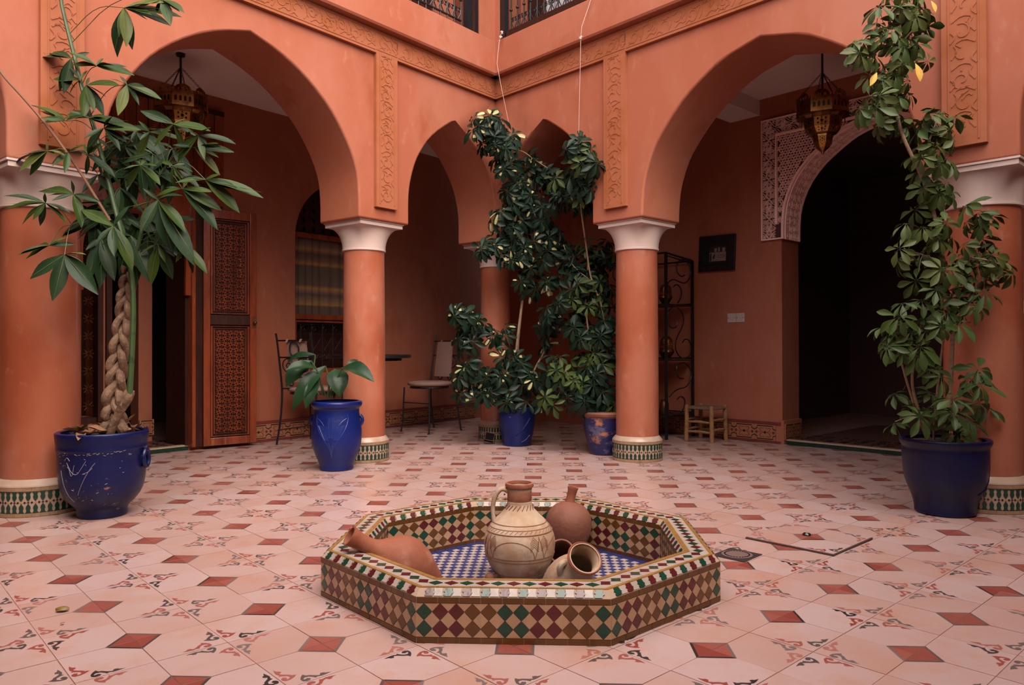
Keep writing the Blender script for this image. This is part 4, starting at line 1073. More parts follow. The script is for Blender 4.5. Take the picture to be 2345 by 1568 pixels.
# ------------------------------------------------------------------ right gallery: rack, stool, picture, switches
rk = thing('iron_shelf_rack', 'tall black wrought iron shelf rack with scrolled side, behind the right column', 'shelf', MR @ T((-.95, 1.37, 0)))
for sx in (-1, 1):
    for sy in (-1, 1): MB().box(sx * .39 - .011, sx * .39 + .011, sy * .215 - .011, sy * .215 + .011, 0, 1.75 - (.05 if sy > 0 else 0)).build('post', M['iron'], rk)
for z in (.22, .745, 1.27):
    s = MB(); s.box(-.39, .39, -.215, .215, z - .012, z); s.build('shelf', M['iron'], rk)
tb = MB()
for sx in (-1, 1):
    tb.tube([(sx * .39, -.215, 1.745), (sx * .39, .215, 1.70)], .010, 6); tb.tube([(sx * .39, -.215, 1.72), (sx * .39, .215, 1.675)], .006, 6)
tb.tube([(-.39, -.215, 1.745), (.39, -.215, 1.745)], .010, 6); tb.tube([(-.39, .215, 1.70), (.39, .215, 1.70)], .010, 6)
for z in (.23, .755, 1.28): tb.tube([(-.39, .215, z), (.39, .215, z)], .007, 5)
tb.build('top_rail', M['iron'], rk, True)
SCR = [[(275, 215), (250, 235), (220, 200), (218, 150), (235, 110), (265, 95), (300, 120), (320, 180), (310, 240), (280, 280), (240, 275), (200, 255), (165, 275), (148, 310)],
       [(195, 315), (215, 292), (240, 305), (255, 350), (245, 400), (225, 435)], [(225, 470), (255, 500), (270, 560), (255, 620), (225, 680), (205, 740), (212, 800), (240, 850), (280, 855), (315, 830), (322, 770), (305, 715), (275, 705), (258, 735)],
       [(185, 472), (155, 510), (155, 560), (165, 610), (190, 632), (218, 615), (222, 575)], [(265, 1010), (235, 1010), (212, 960), (218, 900), (265, 885), (305, 920), (325, 980), (310, 1040), (280, 1080), (230, 1085), (190, 1110), (165, 1145)],
       [(218, 1165), (240, 1142), (270, 1160), (275, 1210), (255, 1260), (225, 1285), (190, 1280), (168, 1255)]]
for sx in (-1, 1):
    for p in SCR:
        q = smoothline([(sx * .39, -.215 + (px - 145) / 185 * .43, 1.75 * (1460 - py) / 1400) for px, py in p], 2)
        MB().tube(q, .006, 7).build('scroll', M['iron'], rk, True)
def brass_pot(px, py, D, z, s, label):
    p = at(px, py, D)
    r = thing('brass_pot', label, 'pot', T((p.x, p.y, z)), 'brass pots on the iron rack')
    MB().lathe([(.001, 0), (.05 * s, 0), (.052 * s, .012 * s), (.042 * s, .02 * s), (.062 * s, .045 * s), (.078 * s, .075 * s), (.072 * s, .10 * s), (.064 * s, .108 * s)], 32).build('base', M['brass'], r, True)
    MB().lathe([(.064 * s, .108 * s), (.068 * s, .115 * s), (.066 * s, .16 * s), (.058 * s, .20 * s), (.035 * s, .225 * s), (.01 * s, .232 * s), (.001, .25 * s)], 32).build('lid', M['brass'], r, True)
    d = MB()
    for k in range(14):
        for j in range(4):
            a = 2 * PI * (k + .5 * (j % 2)) / 14; d.sphere((.067 * s * math.cos(a), .067 * s * math.sin(a), (.125 + j * .02) * s), .005 * s, 6, 4)
    stuff(d.build('embossing', M['brass'], r, True))
brass_pot(1524, 680, 7.22, 1.272, .85, 'dim brass pot on the uppermost shelf of the iron rack')
brass_pot(1526, 800, 7.22, .747, .95, 'bright embossed brass pot on the middle shelf of the iron rack')
gj = at(1521, 930, 7.2); tag(MB().lathe([(.001, 0), (.04, 0), (.045, .02), (.045, .10), (.03, .125), (.032, .14), (.026, .142)], 24).build('glass_jar', M['brass_dark'], None, True, M=T((gj.x, gj.y, .222))), 'small dark jar on the lowest shelf of the iron rack', 'jar')
sl = thing('wooden_stool', 'low peeled-wood stool with woven seat, against the right gallery wall', 'stool', MR @ T((-.283, 1.385, 0)) @ Rz(R(3)))
W2, D2 = .128, .125
for sx in (-1, 1):
    for sy in (-1, 1):
        MB().tube([(sx * W2 * 1.03, sy * D2 * 1.03, 0), (sx * W2 * 1.02, sy * D2, .08), (sx * W2, sy * D2, .2), (sx * W2 * .99, sy * D2, .322), (sx * W2 * .99, sy * D2, .330)], [.019, .0205, .0195, .019, .013], 10).build('leg', M['cane'], sl, True)
for z in (.085, .175):
    for s in (-1, 1):
        MB().tube([(-W2, s * D2, z), (0, s * D2, z + .006), (W2, s * D2, z)], [.009, .0125, .009], 8).build('rung', M['cane'], sl, True)
        MB().tube([(s * W2, -D2, z + .02), (s * W2, 0, z + .024), (s * W2, D2, z + .02)], [.009, .0125, .009], 8).build('rung', M['cane'], sl, True)
st = MB()
for k in range(15):
    t = -.105 + k * .015; st.tube([(t, -D2 - .012, .295), (t, -D2 - .004, .308), (t, 0, .300 + .003 * (k % 2)), (t, D2 + .004, .308), (t, D2 + .012, .295)], .0085, 6)
    st.tube([(-W2 - .012, t, .295), (-W2 - .004, t, .309), (0, t, .302 + .003 * ((k + 1) % 2)), (W2 + .004, t, .309), (W2 + .012, t, .295)], .0085, 6)
stuff(st.build('woven_seat', M['rope'], sl, True))
pf_ = thing('framed_picture', 'black framed picture hung crooked on the right gallery wall', 'picture', MR @ T((-.309, 1.632, 1.755)) @ Rx(R(-2)) @ Ry(R(1.2)))
bevel(MB().holes([(-.195, -.17), (.195, -.17), (.195, .17), (-.195, .17)], [[(-.13, -.115), (.13, -.115), (.13, .115), (-.13, .115)][::-1]], 0, .022, UP).build('frame', M['frame_black'], pf_), .003)
MB().box(-.14, .14, -.006, .0, -.125, .125).build('mount', M['frame_black'], pf_)
pp = MB(); pp.cur = 0; pp.flat([(-.085, -.075), (.095, -.075), (.095, .065), (-.085, .065)], .0065, UP)
pp.cur = 1
for q in ([(-.085, .01), (.095, .01), (.095, .065), (-.085, .065)], [(-.08, -.07), (-.06, -.07), (-.06, .0), (-.08, .0)], [(-.05, -.04), (-.035, -.06), (-.02, -.02), (-.03, .0)], [(.03, .01), (.045, .01), (.045, .04), (.03, .04)][::1]): pp.flat(q, .0068, UP)
pp.ribbon([(.045 + .035 * math.cos(t), -.03 + .012 * math.sin(t)) for t in [2 * PI * k / 16 for k in range(16)]], .004, .0065, .0072, UP, closed=True)
pp.cur = 0
for q in ([(-.03, .012), (-.005, .012), (-.005, .05), (-.03, .05)], [(.01, .015), (.028, .015), (.028, .055), (.01, .055)], [(.055, .012), (.085, .012), (.085, .05), (.055, .05)]): pp.flat(q, .0072, UP)
pp.build('print', [M['print_grey'], M['print_dark']], pf_)
for k, (xc, lb) in enumerate(((-.162, 'left of two square white light switches on the right gallery wall'), (-.072, 'right of two square white light switches on the right gallery wall'))):
    s = thing('light_switch', lb, 'switch', MR @ T((xc, 1.640, 1.136)), 'paired light switches')
    bevel(MB().box(-.043, .043, -.010, 0, -.043, .043).build('plate', M['white_plastic'], s), .003)
    bevel(MB().box(-.022, .022, -.0135, -.009, -.024, .024).build('rocker', M['white_plastic'], s), .002)
    sc_ = MB(); [sc_.lathe([(.004, 0), (.004, .0015), (.001, .002)], 8, T((q * .033, -.0095, 0)) @ Rx(R(90))) for q in (-1, 1)]; sc_.build('screw', M['iron'], s)
s = thing('light_switch', 'white switch plate at the right edge, behind the thick right column', 'switch', MR @ T((2.165, 1.640, 1.145)))
bevel(MB().box(-.043, .043, -.010, 0, -.043, .043).build('plate', M['white_plastic'], s), .003)

# ------------------------------------------------------------------ left gallery: table and two chairs
tt = at(845, 812, 6.95)
tb_ = thing('round_table', 'round black iron table behind the column left of the corner', 'table', T((tt.x, tt.y, 0)) @ Rz(R(8.6)))
bevel(MB().lathe([(.001, .77), (.375, .77), (.388, .775), (.388, .797), (.38, .80), (.001, .80)], 48).build('tabletop', M['iron'], tb_, True), .002)
MB().lathe([(.27, .745), (.30, .745), (.30, .768), (.27, .768)], 40).build('apron_ring', M['iron'], tb_, True)
for k in range(3):
    a = R(30 + 120 * k); pts = smoothline([(.195, .765), (.195, .665), (.185, .64), (.11, .565), (.085, .50), (.075, .36), (.085, .25), (.12, .19), (.185, .125), (.195, .10), (.195, .0)], 1)
    MB().tube([(r_ * math.cos(a), r_ * math.sin(a), z) for r_, z in pts], .0145, 8).build('leg', M['iron'], tb_, True)
    MB().lathe([(.001, 0), (.028, 0), (.028, .008), (.001, .010)], 12, T((.195 * math.cos(a), .195 * math.sin(a), 0))).build('foot_plate', M['iron'], tb_)
MB().lathe([(.06, .34), (.08, .34), (.08, .36), (.06, .36)], 20).build('leg_ring', M['iron'], tb_, True)
def iron_chair(x, y, ang, label, cover=True):
    r = thing('iron_chair', label, 'chair', ML @ T((x, y, 0)) @ Rz(ang), 'iron garden chairs at the round table')
    for sx, sy in ((-1, 1), (-1, -1)):
        MB().tube([(sx * .215, sy * .20, 0), (sx * .20, sy * .195, .10), (sx * .185, sy * .185, .455)], .0085, 7).build('leg', M['iron'], r, True)
        MB().lathe([(.001, 0), (.016, 0), (.016, .006), (.001, .007)], 10, T((sx * .215, sy * .20, 0))).build('foot', M['iron'], r)
    for sy in (1, -1):
        MB().tube(smoothline([(.26, sy * .20, 0), (.215, sy * .195, .20), (.195, sy * .19, .45), (.215, sy * .19, .62), (.265, sy * .19, .93), (.28, sy * .192, .995)], 1), .0095, 7).build('leg', M['iron'], r, True)
    f = MB()
    f.tube([(.20 * math.cos(t), .20 * math.sin(t), .455) for t in [2 * PI * k / 28 for k in range(29)]], .010, 6)
    for z, e in ((.30, .192), (.12, .205)): f.tube([(-e, -.19, z), (-e, .19, z)], .006, 6)
    for sy in (1, -1): f.tube([(-.205, sy * .193, .13), (.235, sy * .193, .13)], .005, 6)
    f.tube([(.262, -.19, .93), (.262, .19, .93)], .008, 6); f.tube([(.238, -.19, .78), (.238, .19, .78)], .008, 6); f.tube([(.20, -.19, .50), (.20, .19, .50)], .007, 6)
    f.build('frame_rail', M['iron'], r, True)
    s = MB()
    def onback(u, z): return (.207 + (z - .5) * .128 + .010, u, z)
    s.tube([onback(.05 * math.cos(t), .855 + .068 * math.sin(t)) for t in [2 * PI * k / 20 for k in range(21)]], .007, 6)
    for sg in (1, -1):
        s.tube([onback(sg * p[0], p[1]) for p in spiral(.085, .70, .010, .075, -1, 8.6, 26)], .006, 6)
        s.tube([onback(sg * p[0], p[1]) for p in spiral(.06, .555, .008, .055, 2, 8.5, 20)], .006, 6)
    s.build('scroll', M['iron'], r, True)
    c = MB().lathe([(.001, .468), (.19, .468), (.225, .478), (.232, .495), (.222, .510), (.15, .519), (.001, .520)], 44).build('seat_cushion', M['cushion'], r, True, 60)
    pd = MB(); vs = []; N_ = 9
    for side, off in ((1, -.018), (-1, -.038)):
        for j in range(N_):
            z = .56 + (.925 - .56) * j / (N_ - 1)
            for i in range(7):
                u = (-.115 + .23 * i / 6) * (1 - .1 * (j / (N_ - 1))); puff = .010 * math.sin(PI * i / 6) * math.sin(PI * (j + .5) / N_) * side
                vs.append((.207 + (z - .5) * .128 + off + puff, u, z))
    g = 7 * N_
    fs = [(j * 7 + i, j * 7 + i + 1, (j + 1) * 7 + i + 1, (j + 1) * 7 + i) for j in range(N_ - 1) for i in range(6)]
    fs += [tuple(g + q for q in f_[::-1]) for f_ in fs]
    for i in range(6): fs += [(i, g + i, g + i + 1, i + 1), ((N_ - 1) * 7 + i, (N_ - 1) * 7 + i + 1, g + (N_ - 1) * 7 + i + 1, g + (N_ - 1) * 7 + i)]
    for j in range(N_ - 1): fs += [(j * 7, (j + 1) * 7, g + (j + 1) * 7, g + j * 7), (j * 7 + 6, g + j * 7 + 6, g + (j + 1) * 7 + 6, (j + 1) * 7 + 6)]
    pd.add(vs, fs)
    for u in (-.075, .075): pd.add([(.262 - .02, u - .012, .92), (.262 - .02, u + .012, .92), (.262, u + .012, .944), (.262, u - .012, .944), (.28, u + .012, .915), (.28, u - .012, .915)], [(0, 1, 2, 3), (3, 2, 4, 5)])
    pd.build('back_cushion', M['cushion'], r, True, 60)
    return r
iron_chair(1.72, 1.02, 0, 'iron chair with pale round cushion, right of the round table')
iron_chair(.40, 1.19, R(195), 'iron chair with scrolled back, left of the table behind the bellied urn')

# ------------------------------------------------------------------ upper railings and windows
def railing(name, FM, x0, x1, label, sill):
    r = thing(name, label, 'railing', FM @ T((x0, -.12, 3.545)), 'black iron railings of the upper gallery'); L_ = x1 - x0
    n = round(L_ / .085)
    for k in range(n + 1):
        x = L_ * k / n; b = MB(); b.tube([(x, 0, 0), (x, 0, .95)], .0065, 6); b.sphere((x, 0, .33), .015, 8, 6); b.sphere((x, 0, .55), .012, 8, 6)
        inst('baluster', b.mesh('baluster', M['iron'], True), r)
    b = MB()
    for z in (.15, .95): b.tube([(0, 0, z), (L_, 0, z)], .009, 6)
    b.build('rail', M['iron'], r, True)
    sc_ = MB()
    for k in range(n):
        xm = L_ * (k + .5) / n
        for sg in (1, -1): sc_.tube([(xm + sg * p[0], 0, p[1]) for p in spiral(.019, .235, .004, .021, -1.2, 8.5, 16)], .0042, 5)
        for sg in (1, -1): sc_.tube([(xm + sg * .003, 0, .155), (xm + sg * .03, 0, .20), (xm + sg * .038, 0, .235)], .0042, 5)
    sc_.build('scroll', M['iron'], r, True)
    if sill: MB().box(0, L_, -.06, .05, -.002, .125).build('sill', M['wood_dark'], r)
    return r
railing('balcony_railing', ML, .13, .975, 'black iron railing with scrolls, top centre, left of the corner post', False)
railing('balcony_railing', MR, -1.30, -.13, 'black iron railing with scrolls and dark sill, top centre, right of the corner post', True)
uf = struct(MB().box(.985, 1.125, -.19, -.14, 3.546, 5.3).build('window_3', M['frame_black'], None, M=ML))
MB().box(1.05, 1.075, -.197, -.19, 3.546, 5.3).build('window_frame', M['wood_dark'], uf)
uq = MB().box(.12, .86, -.02, .02, 3.546, 5.3).build('window_4', M['wood_dark'], None, M=ML); struct(uq)
MB().box(.72, .98, -.03, -.018, 3.546, 5.3).build('reveal', M['plaster'], uq)
ur = struct(MB().box(-1.372, -1.31, -.19, -.14, 3.546, 5.3).build('window_5', M['frame_black'], None, M=MR))
u5 = struct(MB().box(-1.30, -1.20, .0, .05, 3.546, 5.3).build('trim_7', M['plaster'], None, M=MR))
MB().box(-1.20, -.98, -.01, .05, 3.546, 5.3).build('shutter', M['wood'], u5)
for k in range(3): MB().box(-1.19 + k * .072, -1.13 + k * .072, -.02, -.008, 3.56, 5.3).build('shutter_slat', M['wood_dark'], u5)
cu = MB(); nx = 80; vs = []
for z in (3.55, 5.3):
    for i in range(nx + 1): x = -.98 + .85 * i / nx; vs.append((x, .0 + .018 * math.sin(x * 48 + math.sin(x * 13)), z))
cu.add(vs, [(i, i + 1, nx + 2 + i, nx + 1 + i) for i in range(nx)]).build('curtain', M['curtain'], u5, True, 180)

# ------------------------------------------------------------------ strings, floor lamp, drain, hatch, fallen leaves
def string(name, pts, label, knots):
    P_ = [at(*p) for p in pts]; r = MB().tube(P_, .0022, 5).build(name, M['cord'], None, True); tag(r, label, 'string')
    for k in knots:
        c = at(*k); b = MB()
        for q in range(4): b.sphere((c.x + random.uniform(-.006, .006), c.y + random.uniform(-.006, .006), c.z + random.uniform(-.01, .01)), .009, 7, 5)
        b.build('knot', M['cord'], r, True)
string('hanging_string', [(1148, 74, 6.66), (1146, 84, 6.50), (1143, 98, 6.46), (1138, 145, 6.42), (1147, 195, 6.40), (1161, 262, 6.40), (1172, 320, 6.45), (1186, 380, 6.45)], 'pale string tied to the corner railing, holding up the variegated climber', [(1149, 74, 6.62), (1146, 84, 6.48)])
string('hanging_string', [(1364, -60, 5.80), (1353, 0, 5.76), (1332, 62, 5.72), (1330, 87, 5.72), (1328, 180, 5.76), (1325, 312, 5.80)], 'pale string with a knot, hanging straight down to the right climber', [(1330, 87, 5.72)])
fp = at(1121, 1003, 6.72)
fl_ = thing('floor_spotlight', 'small square black floodlight on the floor, left of the middle blue pot', 'spotlight', T((fp.x, fp.y, 0)) @ Rz(R(-35)))
bevel(MB().box(-.042, .042, -.02, .02, -.038, .038).build('lamp_body', M['matt_black'], fl_, M=T((0, 0, .062)) @ Rx(R(-25)) @ Ry(R(14))), .004)
MB().ribbon([(-.039, -.035), (.039, -.035), (.039, .035), (-.039, .035)], .003, .0205, .0225, UP, closed=True).build('bezel', M['clay_dark'], fl_, M=T((0, 0, .062)) @ Rx(R(-25)) @ Ry(R(14)))
MB().tube([(-.046, 0, .06), (-.046, 0, .006), (.046, 0, .006), (.046, 0, .06)], .004, 6).build('bracket', M['iron'], fl_)
dr = thing('floor_drain', 'square dark floor drain with round slotted cover, right of the basin', 'drain', T((2.806, 1.691, 0)) @ Rz(R(3)))
MB().box(-.078, .078, -.073, .073, -.003, .0022).build('frame', M['drain'], dr)
MB().lathe([(.001, .0015), (.062, .0015), (.063, .004), (.001, .0055)], 40).build('cover', M['drain_disc'], dr, True)
sl_ = MB()
for k in range(26):
    a = 2 * PI * k / 26; sl_.box(.047, .052, -.0042, .0042, .004, .0058, Rz(a))
sl_.build('slot', M['z_black'], dr)
ht = thing('inspection_hatch', 'tiled floor hatch standing slightly proud, with a small round lift ring', 'hatch', T((3.2765, 1.6108, 0)) @ Rz(R(1.0)))
hb = MB(); hb.box(-.203, .203, -.200, .200, -.006, .0075); hb.build('hatch_edge', mat('hatch_metal', (.09, .04, .035), .6), ht)
for i in range(2):
    for j in range(2):
        fx, fy = (-1 if i == 0 else 1) * .2, (-1 if j == 0 else 1) * .2
        a = {(1, 1): 180, (-1, 1): 270, (-1, -1): 0, (1, -1): 90}[(i * 2 - 1, j * 2 - 1)]
        inst('floor_tile', tmesh, ht, T((fx * .985, fy * .985, .0095)) @ Rz(R(a)) @ Matrix.Diagonal((.985, .985, 1, 1)))
MB().lathe([(.006, .009), (.016, .009), (.019, .015), (.015, .0195), (.009, .016), (.006, .010)], 24).build('lift_ring', M['z_black'], ht, True, M=T((.02, .02, 0)))
def curled(px, py, s, label, name='fallen_leaf', ang=0, m='dry'):
    p = at(px, py, CAMH / (-ray(px, py).z)); b = MB(); vs = []
    for i in range(7):
        t = i / 6; w = math.sin(PI * t) ** .7 * .35
        for k, u in enumerate((-1, -.4, .4, 1)): vs.append(((t - .5) * s, u * w * s, .004 + s * .22 * (1 - u * u) + .1 * s * math.sin(3 * t)))
    b.add(vs, [(i * 4 + k, (i + 1) * 4 + k, (i + 1) * 4 + k + 1, i * 4 + k + 1) for i in range(6) for k in range(3)])
    tag(b.build(name, M[m], None, True, 180, T((p.x, p.y, 0)) @ Rz(ang)), label, 'leaf')
M['leaf_fallen'] = mat('fallen_leaf', (.25, .15, .02), .5)
curled(143, 1400, .042, 'small olive-green leaf curled on the floor at left', ang=R(-30), m='leaf_fallen')
curled(143, 1430, .014, 'tiny dry leaf scrap on the floor below the olive leaf', ang=R(10))
# ------------------------------------------------------------------ potted plants
def pot_common(root, prof, mt, zsoil, rs, thick=.014, n=56):
    pf = smoothline(prof, 1); inner = [(max(r_ - thick, .01), z) for r_, z in pf[::-1] if z > zsoil - .05]
    MB().lathe([(.001, pf[0][1])] + pf + inner, n).build('pot', mt, root, True, 40)
    b = MB(); b.lathe([(.001, zsoil + .012), (rs * .5, zsoil + .010), (rs, zsoil)], 30); b.build('soil', M['soil'], root, True)
def surf(prof, a, z, k=1.004):
    pf = smoothline(prof, 1)
    for (r0, z0), (r1, z1) in zip(pf, pf[1:]):
        if min(z0, z1) <= z <= max(z0, z1) and z1 != z0: r_ = r0 + (r1 - r0) * (z - z0) / (z1 - z0); return Vector((r_ * k * math.cos(a), r_ * k * math.sin(a), z))
    return Vector((pf[-1][0] * math.cos(a), pf[-1][0] * math.sin(a), z))
def leafshape(b, M_, l, w, st, droop, fold, mi=0, cream=None, wave=0.0):
    """a leaf along +x with a folded midrib; st = relative half-widths at equal stations"""
    n = len(st); vs = []
    for i, s in enumerate(st):
        t = i / (n - 1); x = l * t; z = -droop * l * t * t; h = s * w / 2
        wv = wave * math.sin(t * 9)
        vs += [(x, h, z + fold * h + wv * h), (x, h * .5, z + fold * h * .35), (x, 0, z), (x, -h * .5, z + fold * h * .35), (x, -h, z + fold * h - wv * h)]
    fs = [(i * 5 + k, (i + 1) * 5 + k, (i + 1) * 5 + k + 1, i * 5 + k + 1) for i in range(n - 1) for k in range(4)]
    o = len(b.f); b.cur = mi; b.add(vs, fs, M_)
    if cream is not None:
        for q in range(len(fs)):
            if q % 4 in (1, 2) and cream[0] <= q // 4 < cream[1]: b.m[o + q] = cream[2]
            if cream[3] and q % 4 == 0 and cream[0] <= q // 4 < cream[1]: b.m[o + q] = cream[2]
OBO = [.08, .34, .62, .86, 1.0, .92, .58, .06]
LAN = [.05, .42, .72, .92, 1.0, .94, .74, .42, .04]
def whorl(seed, L_, Wd, n, varieg=0.0, narrow=1.0, tip=30):
    r_ = random.Random(seed); b = MB()
    for k in range(n):
        a = 2 * PI * (k + r_.uniform(-.15, .15)) / n; l = L_ * r_.uniform(.75, 1.1); dn = R(r_.uniform(tip * .3, tip * 1.4))
        Mk = Rz(a) @ T((.006, 0, 0)) @ Ry(dn) @ Rx(R(r_.uniform(-18, 18)))
        st = .16 * l
        b.cur = 1; b.tube([(Mk @ Vector((0, 0, 0))), (Mk @ Vector((st, 0, 0)))], .0011, 3, cap=False)
        cr_ = (r_.choice((1, 2)), r_.choice((4, 6)), 2, r_.random() < .5) if r_.random() < varieg else None
        leafshape(b, Mk @ T((st, 0, 0)), l, Wd * l * r_.uniform(.85, 1.1), OBO, r_.uniform(.05, .35), r_.uniform(.15, .55), 0, cr_, .06)
    pl = r_.uniform(.07, .11); cx, cy = r_.uniform(-.03, .03), r_.uniform(-.03, .03)
    b.cur = 1; b.tube([(0, 0, 0), (cx * .4, cy * .4, -pl * .5), (cx, cy, -pl)], .0016, 4, cap=False)
    return b
def orient(p, z, spin):
    z = z.normalized(); x = z.orthogonal().normalized(); y = z.cross(x)
    m = Matrix((x, y, z)).transposed().to_4x4(); m.translation = p; return m @ Rz(spin)
def add_whorls(root, RM, pts, meshes, stemfn, rnd, scale=(.8, 1.15), up=.75, cam_=.45, out=.6):
    """pts: world positions; each becomes one compound leaf of the plant"""
    inv = RM.inverted()
    for p in pts:
        s = stemfn(p); o = (p - s); o.z *= .5
        if o.length > 1e-4: o.normalize()
        tc = (Vector((0, 0, CAMH)) - p).normalized()
        z = Vector((0, 0, up)) + o * out + tc * cam_ + Vector((rnd.uniform(-.35, .35), rnd.uniform(-.35, .35), rnd.uniform(-.25, .25)))
        sc_ = rnd.uniform(*scale)
        inst('leaf', rnd.choice(meshes), root, inv @ orient(p, z, rnd.uniform(0, 6.28)) @ Matrix.Diagonal((sc_, sc_, sc_, 1)))
def stems(root, RM, lines, mt, name='stem'):
    inv = RM.inverted(); out = []
    for pts, r0, r1 in lines:
        P_ = smoothline([tuple(p) for p in pts], 2); n = len(P_); rr_ = [r0 + (r1 - r0) * i / (n - 1) for i in range(n)]
        MB().tube([inv @ Vector(p) for p in P_], rr_, 8).build(name, mt, root, True); out.append([Vector(p) for p in P_])
    return out
def nearest(lines, p):
    return min((q for l in lines for q in l), key=lambda q: (q - p).length)
def petioles(root, RM, lines, pts, mt, r=.0022, maxl=.5):
    inv = RM.inverted(); b = MB()
    for p in pts:
        q = nearest(lines, p); d = p - q
        if d.length < .06 or d.length > maxl: continue
        q2 = q - Vector((0, 0, d.length * .25)); e = p - d.normalized() * .05
        b.tube([inv @ q, inv @ ((q + e) / 2 + Vector((0, 0, .02))), inv @ e], r, 4, cap=False)
    stuff(b.build('petiole', mt, root, True))

# --- the braided tree at left
rnd = random.Random(21)
c1 = at(235, 1090, 3.915); PM = T((c1.x, c1.y, 0)); RzP = R(-42.3)
tree = thing('potted_tree', 'broad-leaved tree with braided trunk in a scuffed round blue pot', 'potted plant', PM)
pr1 = [(.112, 0), (.120, .012), (.117, .045), (.150, .075), (.185, .12), (.201, .18), (.206, .25), (.208, .33), (.209, .348), (.214, .356), (.211, .366), (.216, .40), (.219, .432), (.214, .440), (.205, .437)]
pot_common(tree, pr1, M['pot_a'], .415, .20)
hd = MB(); ah = R(-42.3 + 4)
hd.tube([Vector((.208 * math.cos(ah), .208 * math.sin(ah), .295)) + Vector((-math.sin(ah), math.cos(ah), 0)) * (.030 * math.cos(t)) + Vector((.02 * math.cos(ah) , .02 * math.sin(ah), 0)) * (.6) + Vector((0, 0, .043 * math.sin(t))) for t in [2 * PI * k / 20 for k in range(21)]], .0115, 8, cap=False)
hd.build('pot_handle', M['pot_a'], tree, True)
M['scratch'] = mat('bare_scratches', (.34, .31, .40), .6)
ic = MB(); fa = R(-132.3)
for pts in ([(-.35, .30), (-.22, .25), (-.08, .24), (.02, .27), (.14, .31)], [(-.10, .14), (.02, .19), (.14, .24), (.26, .28), (.34, .30)], [(-.58, .26), (-.50, .18), (-.40, .13), (-.30, .10)], [(-.30, .28), (-.22, .22), (-.14, .29)], [(.05, .245), (.18, .255), (.28, .275)], [(-.42, .31), (-.34, .33), (-.26, .31)]):
    ic.tube([surf(pr1, fa + a, z) for a, z in smoothline(pts, 2)], .0013, 4, cap=False)
rr = random.Random(4)
for k in range(90):
    a, z = rr.uniform(-1.1, 1.0), rr.choice((rr.uniform(.06, .33), rr.uniform(.335, .35))); l = rr.uniform(.005, .03)
    ic.tube([surf(pr1, fa + a, z), surf(pr1, fa + a + l * 2, z + rr.uniform(-.004, .006))], rr.uniform(.0006, .0016), 3, cap=False)
stuff(ic.build('incised_leaf', M['scratch'], tree))
ax = [at(*p) for p in ((263, 985, 3.91), (262, 930, 3.905), (268, 860, 3.90), (276, 790, 3.895), (284, 720, 3.89), (291, 660, 3.885), (298, 610, 3.88))]
inv = PM.inverted()
for s in range(4):
    pts = []; rad = []
    for i in range(73):
        t = i / 72; q = t * 6; k = min(int(q), 5); c = ax[k].lerp(ax[k + 1], q - k)
        w = t * 2 * PI * 2.6 + 2 * PI * s / 4; A = .040 * (1 - .42 * t) * (1.25 if t < .06 else 1); B_ = .024 * (1 - .3 * t)
        pts.append(inv @ (c + rgt * (A * math.sin(w)) + Vector((fwd.x, fwd.y, 0)) * (B_ * math.sin(2 * w + s * .4)))); rad.append(.0225 * (1.08 - .42 * t) * (1.2 if s == 1 and t < .3 else 1))
    MB().tube(pts, rad, 10).build('trunk', M['bark'], tree, True)
MB().tube([inv @ Vector(p) for p in smoothline([tuple(at(*p)) for p in ((299, 893, 3.835), (290, 915, 3.835), (272, 945, 3.845), (255, 985, 3.86), (250, 1000, 3.87))], 1)], [.021, .026, .027, .025, .022, .02, .02, .02][:len(smoothline([(0, 0)] * 5, 1))] + [.02] * max(0, len(smoothline([(0, 0)] * 5, 1)) - 8), 12).build('cut_branch', M['bark'], tree, True)
sts = stems(tree, PM, [([at(*p) for p in ((297, 900, 3.825), (300, 850, 3.82), (304, 770, 3.82), (306, 690, 3.82), (300, 610, 3.82), (280, 540, 3.83), (262, 470, 3.84), (240, 380, 3.84), (215, 290, 3.84), (193, 225, 3.84), (176, 150, 3.84), (155, 70, 3.84), (134, -20, 3.84), (150, -120, 3.84))], .0155, .0085)], M['stem'])
sts += stems(tree, PM, [([at(*p) for p in ((300, 620, 3.86), (318, 560, 3.84), (330, 500, 3.83), (345, 430, 3.82), (380, 380, 3.8))], .012, .006), ([at(*p) for p in ((295, 620, 3.88), (290, 540, 3.88), (250, 450, 3.88), (228, 380, 3.9), (210, 330, 3.92))], .011, .006), ([at(*p) for p in ((300, 600, 3.87), (270, 520, 3.86), (220, 490, 3.84), (165, 515, 3.82))], .007, .004)], M['stem'])
stems(tree, PM, [([at(*p) for p in ((-12, 140, 3.7), (5, 172, 3.7), (55, 225, 3.72), (110, 290, 3.75), (150, 345, 3.78), (188, 400, 3.8), (215, 445, 3.82), (252, 505, 3.84))], .006, .0075)], M['vine'], 'branch')
